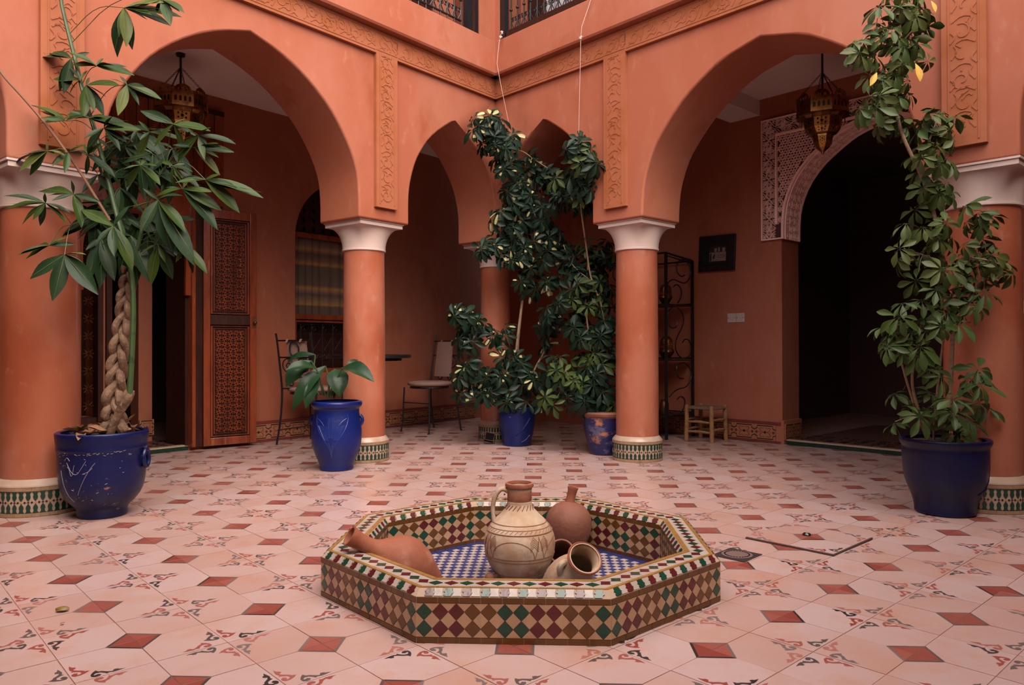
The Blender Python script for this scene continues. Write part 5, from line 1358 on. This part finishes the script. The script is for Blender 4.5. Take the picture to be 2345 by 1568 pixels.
HUBS = [((163, 134), 3.84, [(84, 117), (128, 205), (205, 118), (142, 170)]), ((221, 151), 3.80, [(155, 113), (304, 164), (290, 150), (262, 143), (236, 130)]), ((291, 194), 3.76, [(370, 224), (253, 175), (274, 172), (330, 196)]),
 ((183, 184), 3.82, [(117, 176), (153, 208), (160, 150)]), ((197, 195), 3.80, [(246, 218), (240, 260), (218, 250), (205, 176)]), ((150, 277), 3.76, [(66, 228), (90, 247), (128, 262), (185, 262)]), ((205, 270), 3.78, [(146, 249), (296, 277), (292, 300), (238, 262), (262, 285)]),
 ((238, 293), 3.76, [(290, 322), (190, 312), (278, 336), (255, 262)]), ((397, 284), 3.74, [(320, 251), (345, 256), (424, 270), (480, 295), (455, 310)]), ((455, 310), 3.72, [(539, 321), (480, 288), (475, 330), (430, 296)]), ((343, 302), 3.78, [(293, 284), (318, 276), (391, 297), (372, 318), (320, 318)]),
 ((447, 338), 3.74, [(536, 345), (500, 352), (505, 333), (395, 330), (462, 362)]), ((108, 346), 3.74, [(28, 356), (38, 389), (108, 325), (127, 352), (146, 346)]), ((156, 348), 3.76, [(116, 374), (150, 393), (188, 352), (135, 336)]), ((201, 354), 3.78, [(167, 336), (192, 328), (200, 402), (266, 400), (240, 362), (212, 330)]),
 ((322, 378), 3.74, [(281, 384), (308, 362), (336, 358), (356, 372), (285, 430), (368, 420)]), ((350, 352), 3.76, [(348, 395), (372, 368), (330, 340)]), ((396, 380), 3.74, [(425, 372), (368, 366), (440, 388), (395, 430)]), ((418, 432), 3.72, [(484, 432), (508, 477), (502, 518), (435, 402), (380, 425), (455, 470)]),
 ((470, 411), 3.72, [(545, 428), (576, 434), (603, 441), (551, 481), (500, 395)]), ((362, 458), 3.70, [(322, 528), (394, 577), (450, 598), (275, 478), (330, 430), (430, 520), (400, 440)]), ((258, 518), 3.70, [(312, 612), (184, 476), (240, 542), (290, 470), (285, 590), (215, 560)]),
 ((104, 465), 3.70, [(-5, 466), (12, 434), (74, 502), (102, 443), (157, 508), (165, 480)]), ((168, 445), 3.74, [(83, 428), (118, 456), (165, 413), (228, 459), (192, 472)]), ((113, 562), 3.70, [(45, 573), (55, 590), (88, 555), (146, 540), (172, 558)]), ((148, 583), 3.70, [(66, 636), (122, 686), (195, 602), (217, 662), (110, 590)]),
 ((232, 545), 3.84, [(200, 640), (232, 655), (262, 640), (196, 570)]), ((300, 540), 3.86, [(268, 640), (318, 655), (345, 640), (240, 600)]), ((362, 560), 3.80, [(342, 652), (397, 640), (378, 600), (410, 560)]), ((425, 565), 3.76, [(477, 622), (455, 580), (400, 600)]), ((275, 430), 3.88, [(230, 470), (320, 470), (255, 380), (300, 400), (270, 500)]), ((330, 490), 3.88, [(290, 560), (370, 570), (300, 450), (370, 450), (330, 590)]),
 ((225, 400), 3.9, [(185, 440), (260, 440), (200, 370)]), ((250, 340), 3.9, [(210, 390), (300, 380), (290, 330), (220, 310)]), ((395, 340), 3.86, [(360, 400), (440, 400), (430, 330), (350, 320)]), ((385, 505), 3.84, [(350, 570), (430, 560), (440, 500), (360, 450)]), ((300, 320), 3.88, [(260, 360), (340, 360), (320, 290)]),
 ((284, 18), 3.80, [(268, 75), (260, 128), (303, 110), (345, 25), (338, 38), (390, 48), (410, 20), (372, -5)]), ((372, 0), 3.78, [(390, 50), (411, 20), (352, 30), (330, -40)])]
for _ in range(20):
    hx, hy = rnd.uniform(205, 400), rnd.uniform(290, 545)
    if (hx - 300) ** 2 / 105 ** 2 + (hy - 420) ** 2 / 150 ** 2 > 1: continue
    HUBS.append(((hx, hy), rnd.uniform(3.86, 4.02), [(hx + rnd.uniform(45, 85) * math.cos(a + .4), hy + 25 + rnd.uniform(40, 80) * math.sin(a + .4)) for a in (0, 1.2, 2.5, 3.7, 5)]))
lm = []
for k in range(6):
    r_ = random.Random(100 + k); b = MB()
    leafshape(b, Matrix(), 1, r_.uniform(.23, .28), LAN, r_.uniform(.02, .22), r_.uniform(.15, .45), 0, None, r_.uniform(.02, .10))
    b.cur = 1; b.tube([(0, 0, .002), (.5, 0, -.0), (.98, 0, -.2 * 0)], [.008, .005, .001], 4, cap=False)
    lm.append(b)
lmesh = {}
for mt in ('leaf_pachira', 'leaf_pachira_dark', 'leaf_pachira_pale'):
    lmesh[mt] = [b.mesh('leaflet', [M[mt], M['leaf_pachira_pale']], True, 180) for b in lm]
def towards(p, q, nrm):
    x = (q - p); l = x.length; x.normalize(); z = (nrm - x * nrm.dot(x)); z = z.normalized() if z.length > .05 else x.orthogonal().normalized(); y = z.cross(x)
    m = Matrix((x, y, z)).transposed().to_4x4(); m.translation = p; return m, l
for (hx, hy), D, tips in HUBS:
    hub = at(hx, hy, D); s = nearest(sts, hub + Vector((0, 0, -.05))); d = hub - s
    pth = smoothline([tuple(inv @ s), tuple(inv @ (s + d * .5 + Vector((0, 0, .25 * d.length)))), tuple(inv @ hub)], 2)
    lf = MB().tube(pth, [.0019] * len(pth), 5).build('leaf', M['stem'], tree, True)
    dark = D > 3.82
    ex = []
    for _ in range(2 if len(tips) > 3 else 1):
        a_ = rnd.uniform(0, 6.28); l_ = rnd.uniform(45, 85); ex.append((hx + l_ * math.cos(a_), hy + abs(l_ * math.sin(a_)) * rnd.choice((1, 1, -.4))))
    for (tx, ty) in tips + ex:
        tip = at(tx, ty, D + rnd.uniform(-.07, .06)); tc = (Vector((0, 0, CAMH)) - hub).normalized()
        m, l = towards(hub, tip, Vector((rnd.uniform(-.3, .3), rnd.uniform(-.3, .3), rnd.uniform(.5, 1))) + tc * rnd.uniform(.4, 1.1))
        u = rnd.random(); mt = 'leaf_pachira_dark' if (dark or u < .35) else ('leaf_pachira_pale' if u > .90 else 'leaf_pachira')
        wk = 1.15 if l > .16 else .95
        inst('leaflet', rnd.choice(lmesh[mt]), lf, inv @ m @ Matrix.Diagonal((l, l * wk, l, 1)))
lt = MB()
for k in range(26):
    a, r_ = rnd.uniform(0, 6.28), rnd.uniform(.05, .185); m = T((r_ * math.cos(a), r_ * math.sin(a), .428 + rnd.uniform(0, .012))) @ Rz(rnd.uniform(0, 6)) @ Ry(rnd.uniform(-.5, .2)) @ Rx(rnd.uniform(-.5, .5))
    leafshape(lt, m, rnd.uniform(.07, .13), .045, LAN, rnd.uniform(-.5, .4), rnd.uniform(.4, 1.1), 0, None, .2)
stuff(lt.build('dry_leaves', M['dry'], tree, True))

# --- bellied blue urn with broad paddle leaves
c2 = at(771, 1000, 5.37); PM = T((c2.x, c2.y, 0)); inv = PM.inverted()
urn = thing('potted_plant', 'bright blue bellied urn with incised flower, holding broad drooping paddle leaves', 'potted plant', PM)
pr2 = [(.112, 0), (.120, .010), (.116, .030), (.128, .06), (.150, .11), (.170, .17), (.178, .24), (.174, .31), (.164, .37), (.158, .42), (.160, .438), (.174, .448), (.181, .465), (.178, .484), (.168, .488)]
pot_common(urn, pr2, M['pot_b'], .46, .155)
for sg in (-1, 1):
    a = R(-42.3) + (PI if sg < 0 else 0)
    hd = MB(); c = Vector((.163 * math.cos(a), .163 * math.sin(a), .35))
    hd.tube([c + Vector((math.cos(a) * (.004 + .018 * math.sin(t) ** 2), math.sin(a) * (.004 + .018 * math.sin(t) ** 2), .035 * math.cos(t))) for t in [PI * k / 12 for k in range(13)]], .012, 8)
    hd.build('pot_handle', M['pot_b'], urn, True)
ic = MB(); fa = R(-132.3)
for sg in (1, -1):
    for pts in ([(0, .10), (.06, .17), (.25, .22), (.50, .28), (.66, .335), (.74, .375), (.70, .40)], [(.66, .375), (.45, .355), (.30, .325)], [(.0, .11), (.02, .17), (.10, .21)]): ic.tube([surf(pr2, fa + sg * a, z) for a, z in smoothline(pts, 2)], .0022, 4, cap=False)
    for k in range(6): ic.tube([surf(pr2, fa + sg * a, z) for a, z in smoothline([(.10 + .03 * k, .225), (.16 + .05 * k, .28), (.19 + .075 * k, .325)], 1)], .0015, 4, cap=False)
    for k in range(3): ic.tube([surf(pr2, fa + sg * a, z) for a, z in smoothline([(.02 + .03 * k, .24), (.04 + .045 * k, .33), (.03 + .04 * k, .38)], 1)], .0015, 4, cap=False)
stuff(ic.build('incised_flower', mat('incised_blue', (.035, .06, .30), .3), urn, True))
PAD = [.10, .45, .75, .93, 1.0, .98, .88, .70, .42, .05]
STR = [((742, 905, 5.36), (728, 850, 5.33), (712, 826, 5.30), (655, 885, 5.22), .10, 1), ((738, 905, 5.33), (733, 860, 5.28), (722, 842, 5.25), (654, 848, 5.12), .062, 1), ((730, 905, 5.38), (715, 870, 5.40), (722, 812, 5.42), (656, 835, 5.50), .05, 0),
       ((755, 905, 5.36), (752, 860, 5.34), (745, 838, 5.33), (670, 940, 5.20), .085, 1), ((762, 905, 5.34), (770, 870, 5.30), (784, 842, 5.27), (857, 874, 5.12), .095, 0), ((765, 905, 5.38), (778, 880, 5.40), (795, 848, 5.42), (820, 824, 5.5), .05, 0),
       ((768, 905, 5.35), (762, 860, 5.34), (768, 845, 5.36), (778, 908, 5.25), .12, 1), ((745, 905, 5.33), (735, 875, 5.30), (728, 868, 5.28), (700, 935, 5.18), .07, 0)]
for (a, b_, c, t, w, dk) in STR:
    A, B_, C_, T_ = at(*a), at(*b_), at(*c), at(*t)
    lf = MB().tube([inv @ Vector(p) for p in smoothline([tuple(A), tuple(B_), tuple(C_)], 2)], .0055, 7).build('leaf_stalk', M['stem'], urn, True)
    tc = (Vector((0, 0, CAMH)) - C_).normalized(); m, l = towards(C_, T_, Vector((0, 0, .8)) + tc * .9)
    b = MB(); n = len(PAD); vs = []
    for i, s in enumerate(PAD):
        tt_ = i / (n - 1); bow = math.sin(PI * tt_) * l * .16; h = s * w * .62
        for u in (-1, -.5, 0, .5, 1): vs.append((l * tt_, u * h, bow + abs(u) * h * (.35 + .06 * math.sin(i * 2))))
    b.add(vs, [(i * 5 + k, (i + 1) * 5 + k, (i + 1) * 5 + k + 1, i * 5 + k + 1) for i in range(n - 1) for k in range(4)], inv @ m)
    b.build('blade', M['leaf_str'], lf, True, 180)
for px in (750, 757, 765): MB().tube([inv @ at(px, 912, 5.36), inv @ at(px + 3, 880, 5.36)], [.009, .003], 6).build('shoot', M['stem'], urn, True)

# --- variegated schefflera in the middle pot, green one in the chipped pot
vm = [whorl(30 + k, .105, .42, 8, .08 if k < 6 else .5, tip=28).mesh('leaf', [M['leaf_a'], M['stem'], M['cream']], True, 180) for k in range(7)]
gm_ = [whorl(50 + k, .110, .44, 8, 0, tip=34).mesh('leaf', [M['leaf_a'], M['stem']], True, 180) for k in range(5)]
gm_ += [whorl(60 + k, .100, .42, 7, 0, tip=30).mesh('leaf', [M['leaf_b'], M['stem']], True, 180) for k in range(2)]
def blob(rg, cx, cy, rx, ry, n, d0, d1):
    out = []
    while len(out) < n:
        u, v = rg.uniform(-1, 1), rg.uniform(-1, 1)
        if u * u + v * v < 1: out.append(at(cx + u * rx, cy + v * ry, rg.uniform(d0, d1)))
    return out
c3 = at(1184, 980, 6.66); PM3 = T((c3.x, c3.y, 0))
p3 = thing('potted_climber', 'tall climbing shrub with cream-flecked leaves in the middle blue pot, in the corner', 'potted plant', PM3)
pr3 = [(.115, 0), (.125, .008), (.124, .02), (.128, .05), (.146, .12), (.160, .22), (.163, .29), (.160, .305), (.170, .318), (.174, .335), (.168, .345), (.160, .342)]
pot_common(p3, pr3, M['pot_c'], .32, .15)
cd_ = MB(); fa = R(-132.3)
cd_.tube([surf(pr3, fa + a, z, 1.01) for a, z in ((.75, .25), (.55, .20), (.35, .16), (.1, .12), (-.1, .10))], .006, 6)
cd_.tube([surf(pr3, fa + a, z, 1.01) for a, z in ((.9, .10), (.6, .06), (.3, .04))], .005, 6)
cd_.build('raised_rope', M['pot_c'], p3, True)
ln3 = stems(p3, PM3, [([at(*p) for p in ((1180, 935, 6.64), (1178, 860, 6.62), (1183, 790, 6.60), (1192, 720, 6.58), (1201, 650, 6.56), (1203, 600, 6.55), (1198, 540, 6.52), (1190, 470, 6.5), (1180, 400, 6.40), (1160, 350, 6.30), (1135, 300, 6.26))], .013, .007),
    ([at(*p) for p in ((1190, 935, 6.66), (1184, 860, 6.68), (1186, 790, 6.68), (1196, 700, 6.66), (1207, 620, 6.64))], .008, .006), ([at(*p) for p in ((1196, 935, 6.68), (1215, 860, 6.66), (1250, 800, 6.62), (1275, 740, 6.58), (1284, 680, 6.55), (1282, 620, 6.52), (1262, 570, 6.5), (1240, 520, 6.48))], .009, .006),
    ([at(*p) for p in ((1176, 925, 6.62), (1150, 880, 6.58), (1105, 850, 6.5), (1075, 870, 6.48))], .005, .003), ([at(*p) for p in ((1180, 860, 6.6), (1140, 800, 6.55), (1095, 750, 6.5), (1075, 710, 6.48))], .005, .003), ([at(*p) for p in ((1160, 350, 6.45), (1190, 340, 6.42), (1230, 370, 6.40), (1280, 400, 6.38))], .005, .003)], M['bark2'])
rg = random.Random(5)
pts3 = []
for a in ((1112, 283, 40, 22, 13, 6.15, 6.34), (1135, 318, 44, 30, 16, 6.15, 6.38), (1150, 368, 22, 30, 10, 6.2, 6.38), (1195, 372, 28, 24, 6, 6.40, 6.5), (1235, 385, 36, 24, 7, 6.35, 6.5), (1205, 440, 50, 36, 17, 6.3, 6.55), (1260, 440, 30, 30, 8, 6.4, 6.6), (1165, 500, 42, 40, 14, 6.3, 6.55), (1230, 510, 48, 40, 16, 6.3, 6.55),
          (1120, 560, 24, 34, 8, 6.35, 6.5), (1160, 575, 40, 30, 11, 6.35, 6.55), (1225, 580, 50, 36, 14, 6.3, 6.55), (1290, 560, 30, 40, 8, 6.4, 6.6), (1225, 660, 40, 30, 8, 6.35, 6.55), (1066, 718, 30, 18, 7, 6.35, 6.5), (1090, 760, 42, 28, 11, 6.4, 6.55), (1160, 770, 26, 24, 5, 6.45, 6.55), (1062, 786, 24, 18, 4, 6.4, 6.5), (1072, 850, 36, 22, 9, 6.4, 6.5), (1130, 860, 46, 22, 9, 6.4, 6.55),
          (1085, 895, 40, 22, 7, 6.4, 6.5), (1150, 905, 40, 20, 5, 6.45, 6.55), (1210, 850, 34, 40, 9, 6.4, 6.6), (1225, 915, 26, 18, 4, 6.45, 6.55), (1250, 750, 36, 40, 9, 6.45, 6.65), (1175, 830, 26, 30, 4, 6.5, 6.6)): pts3 += blob(rg, *a)
add_whorls(p3, PM3, pts3, vm, lambda p: nearest(ln3, p), rg, (.78, 1.12), up=.55, cam_=.75)
petioles(p3, PM3, ln3, pts3, M['stem'])
c4 = at(1384, 990, 6.11); PM4 = T((c4.x, c4.y, 0))
p4 = thing('potted_climber', 'tall green climbing shrub in the chipped blue pot beside the right-hand inner column', 'potted plant', PM4)
pr4 = [(.108, 0), (.116, .006), (.120, .03), (.138, .09), (.158, .17), (.172, .25), (.178, .30), (.182, .31), (.192, .318), (.197, .335), (.190, .345), (.180, .342)]
pot_common(p4, pr4, M['pot_d'], .315, .17)
MB().lathe([(.178, .300), (.1825, .308), (.193, .316), (.1985, .334), (.190, .347), (.184, .346)], 56).build('worn_rim', M['clay_dark'], p4, True)
ln4 = stems(p4, PM4, [([at(*p) for p in ((1384, 950, 6.1), (1386, 880, 6.1), (1392, 800, 6.12), (1380, 700, 6.15), (1352, 640, 6.18), (1342, 560, 6.18), (1330, 480, 6.0), (1325, 400, 5.84), (1322, 330, 5.76))], .010, .005),
    ([at(*p) for p in ((1376, 950, 6.12), (1370, 860, 6.16), (1350, 780, 6.2), (1340, 700, 6.24), (1345, 620, 6.26), (1348, 590, 6.26))], .008, .006), ([at(*p) for p in ((1372, 945, 6.1), (1330, 900, 6.1), (1290, 880, 6.1), (1270, 860, 6.1))], .005, .003), ([at(*p) for p in ((1350, 640, 6.18), (1310, 610, 6.2), (1290, 560, 6.22))], .004, .003)], M['bark2'])
pts4 = []
for a in ((1325, 335, 42, 18, 12, 5.66, 5.82), (1336, 365, 36, 26, 13, 5.66, 5.84), (1300, 400, 34, 26, 8, 5.8, 6.0), (1328, 420, 30, 34, 11, 5.72, 5.95), (1300, 450, 30, 26, 6, 6.1, 6.3), (1340, 480, 26, 24, 5, 6.1, 6.3), (1345, 590, 52, 40, 16, 6.15, 6.45), (1385, 570, 26, 30, 8, 6.2, 6.45), (1330, 650, 56, 32, 14, 6.1, 6.4), (1390, 660, 22, 40, 9, 6.1, 6.4), (1310, 710, 50, 26, 10, 6.1, 6.4), (1375, 735, 30, 36, 9, 6.0, 6.3),
          (1320, 760, 44, 16, 7, 6.0, 6.2), (1385, 790, 26, 34, 8, 5.98, 6.2), (1365, 830, 32, 26, 8, 5.95, 6.15), (1290, 860, 40, 22, 8, 5.95, 6.15), (1280, 910, 38, 22, 6, 5.95, 6.15), (1335, 880, 30, 24, 5, 5.95, 6.1), (1370, 880, 28, 28, 7, 5.9, 6.1), (1360, 925, 34, 10, 6, 5.9, 6.05), (1395, 925, 18, 14, 3, 5.9, 6.05), (1300, 810, 40, 24, 5, 6.15, 6.35), (1262, 700, 20, 30, 4, 6.2, 6.4)): pts4 += blob(rg, *a)
add_whorls(p4, PM4, pts4, gm_, lambda p: nearest(ln4, p), rg, (.78, 1.12), up=.5, cam_=.75)
petioles(p4, PM4, ln4, pts4, M['stem'])

# --- tall shrub in the navy pot at right
c5 = at(2164, 1090, 3.925); PM5 = T((c5.x, c5.y, 0))
p5 = thing('potted_shrub', 'very tall leggy green shrub in a navy pot before the thick right column', 'potted plant', PM5)
pr5 = [(.130, 0), (.145, .008), (.143, .02), (.148, .06), (.165, .11), (.186, .16), (.194, .20), (.200, .27), (.203, .33), (.200, .345), (.210, .362), (.216, .378), (.211, .390), (.200, .386)]
pot_common(p5, pr5, M['pot_e'], .365, .19)
rp_ = MB(); rp_.tube([surf(pr5, fa + a, z, 1.008) for a, z in ((1.25, .31), (1.18, .25), (1.05, .18), (.85, .14), (.5, .12))], .0045, 6); rp_.build('raised_rope', M['pot_e'], p5, True)
S5 = [([at(*p) for p in ((2166, 1008, 3.92), (2170, 940, 3.91), (2178, 860, 3.90), (2180, 790, 3.89), (2184, 745, 3.88), (2172, 690, 3.88), (2160, 610, 3.88), (2150, 540, 3.88), (2135, 470, 3.88), (2118, 420, 3.87), (2090, 360, 3.86), (2066, 310, 3.85), (2048, 240, 3.84), (2040, 180, 3.83), (2052, 110, 3.82), (2066, 40, 3.81), (2075, -40, 3.80))], .0135, .006),
      ([at(*p) for p in ((2138, 1008, 3.95), (2143, 930, 3.95), (2150, 860, 3.95), (2160, 780, 3.93), (2170, 700, 3.92))], .007, .005), ([at(*p) for p in ((2128, 1005, 3.90), (2100, 930, 3.88), (2087, 880, 3.86), (2092, 830, 3.84), (2105, 780, 3.82), (2110, 740, 3.82))], .009, .005),
      ([at(*p) for p in ((2122, 1005, 3.93), (2098, 940, 3.90), (2078, 880, 3.87), (2062, 820, 3.84), (2050, 790, 3.82), (2058, 740, 3.8))], .007, .004), ([at(*p) for p in ((2172, 690, 3.88), (2200, 640, 3.82), (2225, 580, 3.78), (2240, 530, 3.76), (2262, 500, 3.74))], .006, .003),
      ([at(*p) for p in ((2225, 590, 3.78), (2265, 595, 3.75), (2300, 610, 3.73))], .004, .003), ([at(*p) for p in ((2100, 380, 3.86), (2125, 330, 3.82), (2140, 290, 3.8), (2150, 265, 3.8))], .006, .003), ([at(*p) for p in ((2160, 610, 3.88), (2120, 585, 3.84), (2070, 570, 3.8))], .004, .003),
      ([at(*p) for p in ((2052, 110, 3.82), (2010, 70, 3.80), (1975, 90, 3.78), (1955, 110, 3.78))], .005, .003), ([at(*p) for p in ((2170, 930, 3.91), (2200, 900, 3.86), (2235, 870, 3.82))], .004, .002), ([at(*p) for p in ((2140, 960, 3.92), (2090, 950, 3.86), (2050, 965, 3.84))], .003, .002), ([at(*p) for p in ((2052, 110, 3.82), (2090, 70, 3.80), (2115, 40, 3.8))], .005, .003)]
ln5 = stems(p5, PM5, S5, M['bark2'])
C5 = '''2011,15 2034,36 2060,15 2090,15 2113,13 2118,28 2098,36 2011,54 2042,66 2070,51 2103,51 2116,59 2024,84 2052,84 2085,82 2103,97 1975,87 1952,95 1942,123 1970,118 2003,130 2039,110 2067,102 2072,125 2098,123 2047,133 2124,143 2065,143 2026,153 1993,174 2014,184 2047,174 2083,179 2034,205 2080,212 2014,217 1990,223 2049,200 2060,225 1970,246 2003,243 2031,240 2052,256 2014,279 2011,294 2049,287 2070,269 2075,294 2111,269 2129,258 2154,256 2188,269 2144,281 2108,292 2175,294 2160,307 2185,317 2144,328 2108,330 2154,340 2096,351 2113,358 2167,358 2154,376 2177,379 2101,389 2165,415 2111,433 2144,433 2177,441 2149,443 2098,479 2075,510 2213,469 2239,484 2267,495 2216,507 2247,513 2139,505 2113,520 2139,528 2165,513 2154,548 2180,543 2247,543 2272,556 2055,566 2050,597 2113,577 2139,582 2211,564 2239,577 2270,584 2298,594 2318,625 2247,605 2277,615 2195,594 2213,605 2180,612 2157,617 2231,630 2257,638 2098,643 2188,643 2144,661 2254,666 2226,666 2190,681 2065,694 2111,689 2226,694 2244,702 2154,699 2203,712 2062,722 2026,745 2085,733 2116,730 2165,717 2193,740 2085,763 2032,768 2121,758 2154,750 2032,791 2060,784 2103,791 2065,805 2103,808 2131,841 2154,859 2218,861 2244,846 2247,877 2050,900 2131,897 2180,910 2239,923 2259,936 2080,930 2050,968 2108,951 2144,943 2185,943 2200,954 2180,964 2218,964 2190,992 2060,-25 2090,-20 2110,-10 2030,-10'''
r5 = random.Random(77); pts5 = []; low = []
for w_ in C5.split():
    x, y = map(float, w_.split(','))
    p = at(x + r5.uniform(-4, 4), y + r5.uniform(-4, 4), 3.80 + r5.uniform(-.10, .10) + (.03 if y < 400 else 0)); (low if y > 640 else pts5).append(p)
m5a = [whorl(80 + k, .104, .46, 8, 0, tip=38).mesh('leaf', [M['leaf_b' if k % 2 else 'leaf_c'], M['stem']], True, 180) for k in range(6)]
m5b = [whorl(90 + k, .098, .40, 8, 0, tip=26).mesh('leaf', [M['leaf_b'], M['stem']], True, 180) for k in range(5)]
add_whorls(p5, PM5, pts5, m5a, lambda p: nearest(ln5, p), r5, (.62, .92), up=.55, cam_=.55)
add_whorls(p5, PM5, low, m5b, lambda p: nearest(ln5, p), r5, (.75, 1.05), up=.8, cam_=.45)
petioles(p5, PM5, ln5, pts5 + low, M['stem'], .0018)
for k, (a, b_) in enumerate((((2096, 145, 3.75), (2112, 181, 3.72)), ((2008, 166, 3.74), (1995, 192, 3.72)), ((2132, 2, 3.76), (2146, 24, 3.74)))):
    m, l = towards(at(*a), at(*b_), Vector((0, 0, .5)) - fwd); b = MB(); leafshape(b, PM5.inverted() @ m, l, l * .4, OBO, .2, .4); b.build('yellow_leaf', M['yellow_leaf'], p5, True, 180)
